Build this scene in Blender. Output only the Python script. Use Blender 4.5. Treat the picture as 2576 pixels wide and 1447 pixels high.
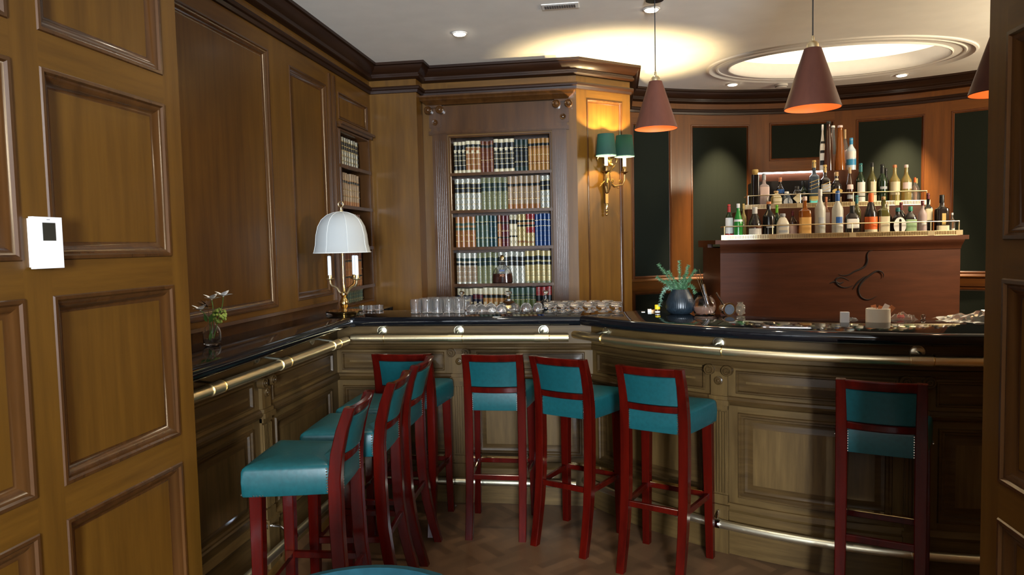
import bpy, math, random
from mathutils import Vector, Matrix
PI = math.pi
random.seed(7)
SC = bpy.context.scene
COL = SC.collection
for o in list(bpy.data.objects):
    bpy.data.objects.remove(o)

# ---------------------------------------------------------------- camera
yaw, tilt, roll, FPX, EYE = .14587, .06058, -.02176, 1785.2, 1.50
Fw = Vector((-math.sin(yaw)*math.cos(tilt), math.cos(yaw)*math.cos(tilt), -math.sin(tilt)))
R0 = Vector((math.cos(yaw), math.sin(yaw), 0)); U0 = R0.cross(Fw)
RI = math.cos(roll)*R0 + math.sin(roll)*U0
UP = -math.sin(roll)*R0 + math.cos(roll)*U0
cam = bpy.data.cameras.new('camera'); camo = bpy.data.objects.new('camera', cam); COL.objects.link(camo)
m = Matrix.Identity(4)
for i in range(3):
    m[i][0] = RI[i]; m[i][1] = UP[i]; m[i][2] = -Fw[i]
m[2][3] = EYE
camo.matrix_world = m
cam.sensor_width = 36; cam.lens = FPX/2576*36; cam.clip_start = .05; cam.clip_end = 60
SC.camera = camo
# ---------------------------------------------------------------- view, world, lights
SC.view_settings.view_transform = 'Standard'
SC.view_settings.look = 'None'
SC.view_settings.exposure = 0.85
SC.view_settings.gamma = 1
SC.view_settings.use_curve_mapping = False
W = bpy.data.worlds.new('world'); SC.world = W; W.use_nodes = True
W.node_tree.nodes['Background'].inputs[0].default_value = (.55, .72, 1, 1)
W.node_tree.nodes['Background'].inputs[1].default_value = 1.0
WARM = (1, .70, .36); DAY = (.80, .90, 1.0)
CEIL = 2.855

def area(name, loc, sx, sy, power, color, direction):
    l = bpy.data.lights.new(name, 'AREA'); l.shape = 'RECTANGLE'; l.size = sx; l.size_y = sy; l.energy = power; l.color = color
    o = bpy.data.objects.new(name, l); COL.objects.link(o); o.location = loc
    o.rotation_euler = Vector(direction).to_track_quat('-Z', 'Y').to_euler(); return o
def spot(name, loc, power, color, angle, blend=.6, direction=(0, 0, -1), rad=.03):
    l = bpy.data.lights.new(name, 'SPOT'); l.energy = power; l.color = color; l.spot_size = math.radians(angle); l.spot_blend = blend; l.shadow_soft_size = rad
    o = bpy.data.objects.new(name, l); COL.objects.link(o); o.location = loc
    o.rotation_euler = Vector(direction).to_track_quat('-Z', 'Y').to_euler(); return o
def point(name, loc, power, color, rad=.02):
    l = bpy.data.lights.new(name, 'POINT'); l.energy = power; l.color = color; l.shadow_soft_size = rad
    o = bpy.data.objects.new(name, l); COL.objects.link(o); o.location = loc; return o
# added daylight from an assumed window behind the camera, tilted up to brighten ceiling
area('assumed_window_daylight', (1.05, -5.45, 1.75), .85, 2.0, 1000, DAY, (-.10, 1, .75))
DOWN = [(-.968, 4.53), (.225, 4.31), (1.027, 6.50), (2.40, 6.48)]          # the four lit downlights in view
for i, (x, y) in enumerate(DOWN):
    spot('downlight_or_fill_spot', (x, y, CEIL-.02), (22, 22, 420, 420)[i], (1, .80, .52), (95, 95, 50, 50)[i], .9, ((0, 0, -1), (0, 0, -1), (-.04, .17, -1), (.05, .16, -1))[i])
spot('downlight_or_fill_spot', (3.6, 3.6, CEIL-.02), 14, (1, .80, .52), 95, .9)  # unseen spot added for its light only, no fitting here
# added fill from the unseen right side, brightens the ceiling and bar room
point('side_fill_light', (3.65, 4.2, 2.30), 150, (1, .86, .62), .25)
spot('downlight_or_fill_spot', (-.97, 2.75, CEIL-.02), 30, (1, .86, .64), 125, 1)  # added fill spot out of view, lifts the left wall and floor
spot('downlight_or_fill_spot', (.15, 2.75, CEIL-.02), 20, (1, .86, .64), 100, 1)  # second added fill spot out of view, over the stools


# ---------------------------------------------------------------- materials
MATS = {}
def nodes(name):
    mt = bpy.data.materials.new(name); mt.use_nodes = True; nt = mt.node_tree
    return mt, nt, nt.nodes['Principled BSDF']
def mat(name, col, rough=.5, metal=0, trans=0, ior=1.45, coat=0, emis=None, estr=0, noise=0, nscale=40, sub=0, bump=0, spec=.5):
    if name in MATS: return MATS[name]
    mt, nt, b = nodes(name)
    c = (col[0], col[1], col[2], 1)
    b.inputs['Base Color'].default_value = c
    b.inputs['Roughness'].default_value = rough
    b.inputs['Metallic'].default_value = metal
    b.inputs['IOR'].default_value = ior
    b.inputs['Transmission Weight'].default_value = trans
    b.inputs['Coat Weight'].default_value = coat; b.inputs['Specular IOR Level'].default_value = spec
    b.inputs['Coat Roughness'].default_value = .12
    if emis:
        b.inputs['Emission Color'].default_value = (*emis, 1); b.inputs['Emission Strength'].default_value = estr
    if noise or bump:
        tc = nt.nodes.new('ShaderNodeTexCoord'); n = nt.nodes.new('ShaderNodeTexNoise')
        n.inputs['Scale'].default_value = nscale; n.inputs['Detail'].default_value = 4
        nt.links.new(tc.outputs['Object'], n.inputs['Vector'])
        if noise:
            r = nt.nodes.new('ShaderNodeValToRGB')
            r.color_ramp.elements[0].position = .3; r.color_ramp.elements[1].position = .7
            r.color_ramp.elements[0].color = (*[v*(1-noise) for v in col], 1)
            r.color_ramp.elements[1].color = (*[min(1, v*(1+noise)) for v in col], 1)
            nt.links.new(n.outputs['Fac'], r.inputs['Fac']); nt.links.new(r.outputs['Color'], b.inputs['Base Color'])
        if bump:
            bp = nt.nodes.new('ShaderNodeBump'); bp.inputs['Strength'].default_value = bump; bp.inputs['Distance'].default_value = .002
            nt.links.new(n.outputs['Fac'], bp.inputs['Height']); nt.links.new(bp.outputs['Normal'], b.inputs['Normal'])
    MATS[name] = mt; return mt
def wood(name, c1, c2, scale, rough=.38, coat=.25, fine=1.0, bump=.15):
    if name in MATS: return MATS[name]
    mt, nt, b = nodes(name)
    L = nt.links.new
    tc = nt.nodes.new('ShaderNodeTexCoord'); mp = nt.nodes.new('ShaderNodeMapping'); mp.inputs['Scale'].default_value = scale
    n = nt.nodes.new('ShaderNodeTexNoise'); n.inputs['Scale'].default_value = 1.6*fine; n.inputs['Detail'].default_value = 8; n.inputs['Roughness'].default_value = .6
    n2 = nt.nodes.new('ShaderNodeTexNoise'); n2.inputs['Scale'].default_value = 1.1; n2.inputs['Detail'].default_value = 3
    L(tc.outputs['Object'], mp.inputs['Vector']); L(mp.outputs['Vector'], n.inputs['Vector']); L(tc.outputs['Object'], n2.inputs['Vector'])
    mx = nt.nodes.new('ShaderNodeMath'); mx.operation = 'MULTIPLY_ADD'; mx.inputs[1].default_value = .35
    L(n2.outputs['Fac'], mx.inputs[0]); 
    m2 = nt.nodes.new('ShaderNodeMath'); m2.operation = 'MULTIPLY'; m2.inputs[1].default_value = .75
    L(n.outputs['Fac'], m2.inputs[0]); L(m2.outputs[0], mx.inputs[2])
    r = nt.nodes.new('ShaderNodeValToRGB'); r.color_ramp.elements[0].position = .36; r.color_ramp.elements[1].position = .72
    r.color_ramp.elements[0].color = (*c1, 1); r.color_ramp.elements[1].color = (*c2, 1)
    L(mx.outputs[0], r.inputs['Fac']); L(r.outputs['Color'], b.inputs['Base Color'])
    b.inputs['Roughness'].default_value = rough; b.inputs['Coat Weight'].default_value = coat; b.inputs['Coat Roughness'].default_value = .2
    b.inputs['Specular IOR Level'].default_value = .16
    bp = nt.nodes.new('ShaderNodeBump'); bp.inputs['Strength'].default_value = bump; bp.inputs['Distance'].default_value = .001
    L(n.outputs['Fac'], bp.inputs['Height']); L(bp.outputs['Normal'], b.inputs['Normal'])
    MATS[name] = mt; return mt
V_ = (14, 14, 1.1); H_ = (1.6, 1.6, 22)
WV = wood('oak_panel_vertical', (.062, .0255, .0028), (.108, .048, .0056), V_, .42, .1)
WH = wood('oak_panel_horizontal', (.062, .0255, .0028), (.108, .048, .0056), H_, .42, .1)
WM = wood('oak_moulding', (.032, .0125, .0035), (.066, .026, .0065), V_, .24, .5)
WC = wood('oak_cornice', (.011, .0040, .0018), (.024, .0088, .0032), H_, .42, .12)  # shade on the cornice is put into this darker oak
BV = wood('bar_oak_vertical', (.044, .0245, .0075), (.092, .055, .018), V_, .45, .1, 1.6)
BH = wood('bar_oak_horizontal', (.044, .0245, .0075), (.092, .055, .018), H_, .45, .1, 1.6)
BM = wood('bar_oak_moulding', (.028, .015, .0050), (.064, .036, .0115), H_, .4, .15, 1.6)
CV = wood('warmlit_frame_vertical', (.062, .019, .0036), (.115, .038, .0062), V_, .42, .1)  # apse frame woods: warm downlight colour is put into their tone
CH = wood('warmlit_frame_horizontal', (.062, .019, .0036), (.115, .038, .0062), H_, .42, .1)
CM = wood('warmlit_moulding', (.05, .014, .004), (.09, .027, .006), V_, .28, .4)
DV = wood('mahogany_cabinet', (.046, .0140, .0062), (.086, .027, .0110), (1.6, 1.6, 14), .5, .05)
MAH = wood('red_mahogany_polish', (.020, .0009, .0005), (.062, .0025, .0010), V_, .14, .12, 1.0, .03)
GRANITE = mat('black_granite', (.004, .0045, .006), .06, 0, 0, 1.5, 0, noise=.5, nscale=300)
BRASS = mat('brushed_brass', (.90, .76, .48), .33, 1)
BRASSL = mat('pale_brass', (.72, .68, .52), .33, 1)
BRASSG = mat('gilt_metal', (.55, .36, .11), .30, 1)
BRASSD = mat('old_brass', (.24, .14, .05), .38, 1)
BRASSP = mat('polished_brass', (.80, .58, .25), .12, 1)
CHROME = mat('chrome', (.8, .8, .8), .08, 1)
NAIL = mat('nickel_nail', (.75, .76, .72), .2, 1)
TEAL = mat('teal_leather', (.0040, .050, .056), .38, 0, 0, 1.45, .05, spec=.35, noise=.12, nscale=60, bump=.15)
VELVET = mat('teal_velvet', (.010, .048, .066), .85, spec=.1, noise=.15, nscale=30)
FABRIC = mat('green_wall_fabric', (.0075, .0090, .0060), .9, spec=.08, noise=.22, nscale=420, bump=.3)
CEILM = mat('ceiling_paint', (.86, .83, .76), .8, noise=.03, nscale=6)
PLASTER = mat('plaster_wall', (.5, .44, .36), .8, noise=.04, nscale=5)
PLMOULD = mat('plaster_moulding', (.70, .66, .60), .7, noise=.02, nscale=20)
WHITE = mat('white_plastic', (.78, .80, .84), .35)
WAX = mat('candle_white', (.82, .84, .86), .5)
SHADEW = mat('lampshade_linen', (.72, .74, .74), .85, noise=.05, nscale=300, bump=.2)
SCREEN = mat('dark_screen', (.018, .02, .018), .12)
GLASS = mat('clear_glass', (1, 1, 1), .02, 0, .975, 1.5)
GLASST = mat('thin_clear_glass', (.97, .98, 1), .03, 0, 1, 1.25)
FROST = mat('frosted_glass', (.75, .78, .78), .45, 0, .75, 1.35)
BLACK = mat('black_gloss', (.008, .008, .009), .2)
RUBBER = mat('black_rubber', (.012, .012, .013), .6)

# ---------------------------------------------------------------- mesh tools
class MB:
    def __init__(s): s.v = []; s.f = []; s.m = []
    def add(s, vs, fs, mi=0, M=None):
        k = len(s.v)
        s.v += [tuple(M @ Vector(p)) if M else tuple(p) for p in vs]
        s.f += [tuple(k+i for i in f) for f in fs]
        s.m += [mi]*len(fs) if isinstance(mi, int) else list(mi)
    def box(s, x0, x1, y0, y1, z0, z1, mi=0, M=None, c=0):
        if c:
            s.loft([[(x, y) for x, y in [(x0+c, y0), (x1-c, y0), (x1, y0+c), (x1, y1-c), (x1-c, y1), (x0+c, y1), (x0, y1-c), (x0, y0+c)]]]*2, [z0, z1], mi, M); return
        s.add([(x, y, z) for x in (x0, x1) for y in (y0, y1) for z in (z0, z1)],
              [(0, 1, 3, 2), (4, 6, 7, 5), (0, 4, 5, 1), (2, 3, 7, 6), (0, 2, 6, 4), (1, 5, 7, 3)], mi, M)
    def loft(s, rings, zs=None, mi=0, M=None, caps=True, closed=True):
        n = len(rings[0]); vs = []
        for i, r in enumerate(rings):
            for p in r: vs.append((p[0], p[1], zs[i]) if zs else tuple(p))
        fs = []; mm = []
        for i in range(len(rings)-1):
            for j in range(n if closed else n-1):
                a = i*n+j; b = i*n+(j+1) % n
                fs.append((a, b, b+n, a+n)); mm.append(mi if isinstance(mi, int) else mi[i])
        e0 = mi if isinstance(mi, int) else mi[0]; e1 = mi if isinstance(mi, int) else mi[-1]
        if caps:
            fs.append(tuple(range(n-1, -1, -1))); mm.append(e0)
            fs.append(tuple((len(rings)-1)*n+j for j in range(n))); mm.append(e1)
        s.add(vs, fs, mm, M)
    def lathe(s, prof, n=24, c=(0, 0, 0), mi=0, M=None, ex=2, ry=1, rib=None, a0=0, a1=2*PI):
        full = abs(a1-a0-2*PI) < 1e-6
        ts = [a0+(a1-a0)*j/(n if full else n-1) for j in range(n)]
        def cs(t):
            ct, st = math.cos(t), math.sin(t)
            if ex == 2: return ct, st*ry
            return math.copysign(abs(ct)**(2/ex), ct), math.copysign(abs(st)**(2/ex), st)*ry
        rings = []
        for r, z in prof:
            rr = max(r, 1e-4)
            rings.append([(c[0]+rr*(rib(t, z) if rib else 1)*cs(t)[0], c[1]+rr*(rib(t, z) if rib else 1)*cs(t)[1], c[2]+z) for t in ts])
        s.loft(rings, None, mi, M, caps=full, closed=full)
    def tube(s, pts, r, n=10, mi=0, M=None, closed=False, caps=True):
        P = [Vector(p) for p in pts]; N = len(P); rr = r if isinstance(r, (list, tuple)) else [r]*N
        rings = []; up = None
        for i in range(N):
            a = P[i-1] if (i or closed) else P[i]; b = P[(i+1) % N] if (i < N-1 or closed) else P[i]
            d = (b-a).normalized()
            if up is None:
                up = Vector((0, 0, 1)) if abs(d.z) < .9 else Vector((1, 0, 0))
            x = d.cross(up)
            if x.length < 1e-6: x = d.cross(Vector((1, .3, 0)))
            x.normalize(); y = x.cross(d).normalized(); up = y
            rings.append([tuple(P[i]+rr[i]*(math.cos(2*PI*k/n)*x+math.sin(2*PI*k/n)*y)) for k in range(n)])
        if closed: rings.append(rings[0])
        s.loft(rings, None, mi, M, caps=caps and not closed)
    def sphere(s, c, r, n=10, mi=0, M=None, sc=(1, 1, 1)):
        h = n//2; prof = [(math.sin(PI*i/h), -math.cos(PI*i/h)) for i in range(h+1)]
        vs = Matrix.Translation(c) @ Matrix.Diagonal((r*sc[0], r*sc[1], r*sc[2], 1))
        s.lathe(prof, n, (0, 0, 0), mi, (M @ vs) if M else vs)
    def sweep(s, path, prof, mi=0, closed=False, caps=True):
        """prof: (offset to the right of travel, z)"""
        N = len(path); rings = []
        for i, p in enumerate(path):
            p = Vector((p[0], p[1]))
            ds = []
            if i or closed: ds.append((p-Vector(path[i-1][:2])).normalized())
            if i < N-1 or closed: ds.append((Vector(path[(i+1) % N][:2])-p).normalized())
            ns = [Vector((d.y, -d.x)) for d in ds]
            if len(ns) == 2:
                nn = (ns[0]+ns[1]); nn.normalize(); k = 1/max(.3, nn.dot(ns[0])); nn *= k
            else: nn = ns[0]
            rings.append([(p.x+nn.x*w, p.y+nn.y*w, z) for w, z in prof])
        if closed: rings.append(rings[0])
        s.loft(rings, None, mi, None, caps=caps and not closed)
    def prism(s, poly, z0, z1, mi=0, M=None):
        s.loft([poly, poly], [z0, z1], mi, M)
    def build(s, name, mats, parent=None, smooth=True, ang=35, loc=None):
        me = bpy.data.meshes.new(name); me.from_pydata(s.v, [], s.f)
        if not isinstance(mats, (list, tuple)): mats = [mats]
        for mt in mats: me.materials.append(mt)
        me.polygons.foreach_set('material_index', s.m)
        me.validate(); me.update()
        import bmesh
        bm = bmesh.new(); bm.from_mesh(me); bmesh.ops.recalc_face_normals(bm, faces=bm.faces); bm.to_mesh(me); bm.free()
        if smooth:
            me.polygons.foreach_set('use_smooth', [True]*len(me.polygons))
            me.set_sharp_from_angle(angle=math.radians(ang))
        o = bpy.data.objects.new(name, me); COL.objects.link(o)
        if parent: o.parent = parent
        if loc: o.location = loc
        return o

def tag(o, label, cat, group=None, kind=None):
    n = len(label.split()); assert 4 <= n <= 16, label
    o['label'] = label; o['category'] = cat
    if group: o['group'] = group
    if kind: o['kind'] = kind
    return o
def thing(name, label, cat, loc=(0, 0, 0), rz=0, group=None):
    o = bpy.data.objects.new(name, None); o.empty_display_size = .05; COL.objects.link(o)
    o.location = loc; o.rotation_euler = (0, 0, rz)
    return tag(o, label, cat, group)
def struct(name, mb, mats, label=None, **k):
    o = mb.build(name, mats, **k); o['kind'] = 'structure'
    if label: o['label'] = label
    return o
def copy_tree(o, parent=None):
    c = o.copy(); COL.objects.link(c)
    if parent: c.parent = parent
    for ch in [h for h in bpy.data.objects if h.parent == o]: copy_tree(ch, c)
    return c
def arc(c, R, a0, a1, n):
    return [(c[0]+R*math.cos(math.radians(a0+(a1-a0)*i/n)), c[1]+R*math.sin(math.radians(a0+(a1-a0)*i/n))) for i in range(n+1)]
def flat(p, d):     # map (u, w, z): p start, d travel direction, w to the right of travel
    d = Vector(d).normalized()
    return lambda u, w, z: (p[0]+d.x*u+d.y*w, p[1]+d.y*u-d.x*w, z)
def curved(c, R, a0, sgn, out):   # u arc length from a0 degrees
    return lambda u, w, z: (c[0]+(R+out*w)*math.cos(math.radians(a0)+sgn*u/R), c[1]+(R+out*w)*math.sin(math.radians(a0)+sgn*u/R), z)
def panelboard(mb, P, u0, u1, z0, z1, panels, ring, du=99, mi=(0, 1, 2, 0)):
    us = sorted({u0, u1, *[p[0] for p in panels], *[p[1] for p in panels]}); us = [u for u in us if u0 <= u <= u1]
    zs = sorted({z0, z1, *[p[2] for p in panels], *[p[3] for p in panels]}); zs = [z for z in zs if z0 <= z <= z1]
    for i in range(len(us)-1):
        for j in range(len(zs)-1):
            a, b, c, d = us[i], us[i+1], zs[j], zs[j+1]
            um, zm = (a+b)/2, (c+d)/2
            if any(p[0] < um < p[1] and p[2] < zm < p[3] for p in panels): continue
            hor = any(p[0] < um < p[1] for p in panels)
            n = max(1, math.ceil((b-a)/du))
            for k in range(n):
                x, y = a+(b-a)*k/n, a+(b-a)*(k+1)/n
                mb.add([P(x, 0, c), P(y, 0, c), P(y, 0, d), P(x, 0, d)], [(0, 1, 2, 3)], mi[1] if hor else mi[0])
    for p in panels:
        a, b, c, d = p[:4]; n = max(1, math.ceil((b-a)/du)); rings = []
        rg = p[4] if len(p) > 4 else ring
        pm = p[5] if len(p) > 5 else mi[3]
        for ins, w in rg:
            A, B, C, D = a+ins, b-ins, c+ins, d-ins
            rings.append([P(A+(B-A)*k/n, w, C) for k in range(n+1)]+[P(B-(B-A)*k/n, w, D) for k in range(n+1)])
        mb.loft(rings, None, mi[2], None, caps=False)
        L = rings[-1]
        for k in range(n):
            mb.add([L[k], L[k+1], L[2*n-k], L[2*n+1-k]], [(0, 1, 2, 3)], pm)

RING = [(0, 0), (.003, .004), (.011, .004), (.016, -.002), (.020, -.003), (.030, -.009), (.038, -.017), (.044, -.019), (.047, -.019)]
RINGS = [(0, 0), (.003, .004), (.009, .004), (.013, -.004), (.022, -.012), (.028, -.014)]
RINGB = [(0, 0), (.004, .008), (.012, .008), (.017, 0), (.026, 0), (.030, -.010), (.040, -.013), (.046, -.013), (.066, -.004), (.070, -.004)]
RINGF = [(0, 0), (.004, .006), (.010, .006), (.014, -.006), (.018, -.006), (.048, .004), (.050, .004)]
RINGG = [(0, 0), (.004, .004), (.012, .004), (.018, -.004), (.024, -.008)]

# ================================================================ ROOM
ARC0 = (1.65, 4.25); RW = 2.65
ENTX, ENTY = -1.40, 2.165
mb = MB(); mb.box(-2.2, 4.3, -5.7, 7.3, -.1, 0)
def floor_mat():
    mt, nt, b = nodes('parquet_floor'); L = nt.links.new
    tc = nt.nodes.new('ShaderNodeTexCoord'); mp = nt.nodes.new('ShaderNodeMapping')
    mp.inputs['Rotation'].default_value = (0, 0, math.radians(45)); mp.inputs['Scale'].default_value = (5.5, 5.5, 1)
    L(tc.outputs['Object'], mp.inputs['Vector'])
    ch = nt.nodes.new('ShaderNodeTexChecker'); ch.inputs['Scale'].default_value = 1; L(mp.outputs['Vector'], ch.inputs['Vector'])
    sn = nt.nodes.new('ShaderNodeVectorMath'); sn.operation = 'FLOOR'
    # strips: along x in one tile colour and along y in the other
    ma = nt.nodes.new('ShaderNodeVectorMath'); ma.operation = 'MULTIPLY'; ma.inputs[1].default_value = (1, 4, 1)
    mb_ = nt.nodes.new('ShaderNodeVectorMath'); mb_.operation = 'MULTIPLY'; mb_.inputs[1].default_value = (4, 1, 1)
    L(mp.outputs['Vector'], ma.inputs[0]); L(mp.outputs['Vector'], mb_.inputs[0])
    mxv = nt.nodes.new('ShaderNodeMix'); mxv.data_type = 'VECTOR'
    L(ch.outputs['Fac'], mxv.inputs['Factor']); L(ma.outputs[0], mxv.inputs[4]); L(mb_.outputs[0], mxv.inputs[5])
    L(mxv.outputs[1], sn.inputs[0])
    wn = nt.nodes.new('ShaderNodeTexWhiteNoise'); L(sn.outputs[0], wn.inputs['Vector'])
    n = nt.nodes.new('ShaderNodeTexNoise'); n.inputs['Scale'].default_value = 1.4; n.inputs['Detail'].default_value = 5; L(tc.outputs['Object'], n.inputs['Vector'])
    a1 = nt.nodes.new('ShaderNodeMath'); a1.operation = 'MULTIPLY_ADD'; a1.inputs[1].default_value = .30; L(wn.outputs['Value'], a1.inputs[0])
    a2 = nt.nodes.new('ShaderNodeMath'); a2.operation = 'MULTIPLY'; a2.inputs[1].default_value = .68; L(n.outputs['Fac'], a2.inputs[0]); L(a2.outputs[0], a1.inputs[2])
    r = nt.nodes.new('ShaderNodeValToRGB'); r.color_ramp.elements[0].color = (.045, .023, .011, 1); r.color_ramp.elements[1].color = (.15, .080, .038, 1)
    r.color_ramp.elements[0].position = .2; r.color_ramp.elements[1].position = .8
    L(a1.outputs[0], r.inputs['Fac']); L(r.outputs['Color'], b.inputs['Base Color'])
    b.inputs['Roughness'].default_value = .36
    return mt
struct('floor', mb, floor_mat(), smooth=False)

# ceiling with the oval lightwell cut out
SKC, SKA, SKB = (1.70, 5.87), .80, .50
def oval(k, n=64, a=None, b=None):
    return [(SKC[0]+((a or SKA)*1+k)*math.cos(2*PI*i/n), SKC[1]+((b or SKB)+k)*math.sin(2*PI*i/n)) for i in range(n)]
mb = MB(); n = 64
inner = oval(0); outer = []
X0, X1, Y0, Y1 = -2.2, 4.3, -5.7, 7.3
for i in range(n):
    t = 2*PI*i/n; dx, dy = math.cos(t), math.sin(t)
    k = min(((X1-SKC[0])/dx if dx > 0 else (X0-SKC[0])/dx) if abs(dx) > 1e-9 else 99, ((Y1-SKC[1])/dy if dy > 0 else (Y0-SKC[1])/dy) if abs(dy) > 1e-9 else 99)
    outer.append((SKC[0]+dx*k, SKC[1]+dy*k))
for i in range(n):
    j = (i+1) % n
    mb.add([(*inner[i], CEIL), (*inner[j], CEIL), (*outer[j], CEIL), (*outer[i], CEIL)], [(0, 1, 2, 3)])
for c in ((X0, Y0), (X1, Y0), (X0, Y1), (X1, Y1)):      # fill the corner slivers
    mb.add([(c[0], c[1], CEIL+.002), (c[0]*.3+SKC[0]*.7, c[1], CEIL+.002), (c[0], c[1]*.3+SKC[1]*.7, CEIL+.002)], [(0, 1, 2)])
mb.box(X0, X1, Y0, Y1, CEIL+.22, CEIL+.3)
struct('ceiling', mb, CEILM, smooth=False)
# plaster rings and luminous oval panel
t = thing('ceiling_lightwell', 'large glowing oval lightwell with plaster rim in the ceiling over the bar', 'ceiling light', (SKC[0], SKC[1], CEIL))
def ovalring(prof, a, b, n=72):
    mb = MB(); rings = []
    for i in range(n+1):
        tt = 2*PI*i/n
        rings.append([((a+w)*math.cos(tt), (b+w)*math.sin(tt), z) for w, z in prof])
    mb.loft(rings, None, 0, None, caps=False, closed=False); return mb
ovalring([(.012, 0), (.004, -.012), (-.004, -.010), (-.012, .0), (-.016, .03), (-.012, .07), (-.01, .11)], SKA, SKB).build('cove', PLMOULD, t)
ovalring([(.17, 0), (.165, -.010), (.15, -.014), (.135, -.008), (.125, -.002), (.10, -.001), (.092, -.008), (.08, -.006), (.075, 0)], SKA, SKB).build('rim_moulding', PLMOULD, t)
mb = MB(); mb.loft([[((SKA-.02)*math.cos(2*PI*i/64), (SKB-.02)*math.sin(2*PI*i/64)) for i in range(64)]]*2, [.105, .115])
mb.build('light_panel', mat('lightwell_glow', (.9, .85, .75), .6, emis=(1, .86, .66), estr=.78), t)

# entry reveal, left (panelled, with the far end of it a plain stile)
P = flat((ENTX, -5.6), (0, 1)); mb = MB()
cols = [(1.593-.576*k, 2.083-.576*k) for k in range(12)]
rows = [(.30, .821), (.907, 1.396), (1.485, 1.965), (2.052, 2.56)]
ring = RING
panelboard(mb, P, 0, ENTY+5.6, 0, CEIL, [(a+5.6, b+5.6, c, d) for a, b in cols for c, d in rows], ring)
mb.box(ENTX-.5, ENTX-.025, -5.6, ENTY, 0, CEIL, 0)
mb.add([P(ENTY+5.6, 0, 0), P(ENTY+5.6, -.0249, 0), P(ENTY+5.6, -.0249, CEIL), P(ENTY+5.6, 0, CEIL)], [(0, 1, 2, 3)], 0)
struct('wall_entry_left', mb, [WV, WH, WM])
# entry reveal, right
EX2, EY2 = .90, 1.896
P = flat((EX2, EY2), (0, -1)); mb = MB()
cols = [(.080, .570)]
panelboard(mb, P, 0, .65, 0, CEIL, [(a, b, c, d) for a, b in cols for c, d in rows], ring)
mb.box(EX2+.025, 4.1, EY2-.65, EY2, 0, CEIL, 0)
mb.add([P(.65, 0, 0), P(.65, -.0249, 0), P(.65, -.0249, CEIL), P(.65, 0, CEIL)], [(0, 1, 2, 3)], 0)
mb.add([P(0, 0, 0), P(0, -.0249, 0), P(0, -.0249, CEIL), P(0, 0, CEIL)], [(0, 1, 2, 3)], 0)
struct('wall_entry_right', mb, [WV, WH, WM])
# wall behind the camera with an assumed window; the added daylight sits before it
mb = MB(); wx0, wx1, wz0, wz1 = .60, 1.50, .75, 2.75
mb.box(-1.9, wx0, -5.62, -5.52, 0, CEIL); mb.box(wx1, 3.2, -5.62, -5.52, 0, CEIL); mb.box(wx0, wx1, -5.62, -5.52, 0, wz0); mb.box(wx0, wx1, -5.62, -5.52, wz1, CEIL)
struct('wall_behind', mb, WV)
mb = MB()
for x in (wx0, wx1-.05): mb.box(x, x+.05, -5.6, -5.54, wz0, wz1)
for z in (wz0, wz1-.05): mb.box(wx0, wx1, -5.6, -5.54, z, z+.05)
struct('assumed_window_1', mb, WHITE)  # frame of the assumed, unseen window
mb = MB(); mb.box(3.95, 4.05, 1.7, 5.62, 0, CEIL); struct('wall_right', mb, WV)
mb = MB(); mb.box(3.1, 3.2, -5.6, EY2-.65, 0, CEIL); struct('wall_foyer_right', mb, WV)

# left wall of the bar room
LX = -1.81; BY = 5.19; BY2 = 5.36
P = flat((LX, ENTY), (0, 1)); mb = MB(); o_ = ENTY
NIC = (4.53-o_, 5.13-o_, 1.10, 2.30)
pan = [(2.30-o_, 3.605-o_, 1.19, 2.56), (3.845-o_, 4.365-o_, 1.20, 2.54), (4.56-o_, 5.12-o_, 2.36, 2.54, RINGS)]
zs_cut = NIC
panelboard(mb, P, 0, BY-o_, 0, CEIL, pan+[(NIC[0], NIC[1], NIC[2], NIC[3], [(0, 0), (.004, .006), (.014, .006), (.018, 0), (.018, -.17)], 3)], RING, mi=(0, 1, 2, 0))
mb.box(LX-.3, LX-.2, ENTY, BY, 0, CEIL, 0)
struct('wall_left', mb, [WV, WH, WM, mat('niche_back_wood', (.05, .022, .010), .5)])
mb = MB()
for y in (4.40, 4.475): mb.box(LX-.005, LX+.012, y, y+.018, 1.10, 2.62)
mb.sweep([(LX, ENTY), (LX, 4.40)], [(0, 1.165), (.012, 1.165), (.02, 1.15), (.012, 1.135), (.008, 1.10), (0, 1.10)])
struct('trim_1', mb, WM)
# back wall: pier, bookcase bay, angled face, return to the apse
mb = MB()
BK = (-1.252+1.45, -.468+1.45, .90, 2.335)
P = flat((LX, BY), (1, 0)); panelboard(mb, P, 0, .36, 0, CEIL, [], RING)
P = flat((-1.45, BY), (0, 1)); panelboard(mb, P, 0, .17, 0, CEIL, [], RING)
P = flat((-1.45, BY2), (1, 0)); panelboard(mb, P, 0, 1.175, 0, CEIL, [(BK[0], BK[1], BK[2], BK[3], [(0, 0), (.003, .004), (.010, .004), (.014, 0), (.014, -.2)], 3)], RING)
FD = Vector((.40, .33)).normalized(); FL = Vector((.40, .33)).length
P = flat((-.275, BY2), FD); panelboard(mb, P, 0, FL, 0, CEIL, [(.094, .44, .92, 2.58, RINGS), (.094, .44, .15, .82, RINGS)], RINGS)
P = flat((.125, 5.69), (0, 1)); panelboard(mb, P, 0, .74, 0, CEIL, [], RING)
mb.box(-2.1, -.275, BY2+.22, BY2+.3, 0, CEIL, 0)
struct('wall_back', mb, [WV, WH, WM, mat('niche_back_wood', (.05, .022, .010), .5)])
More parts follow.
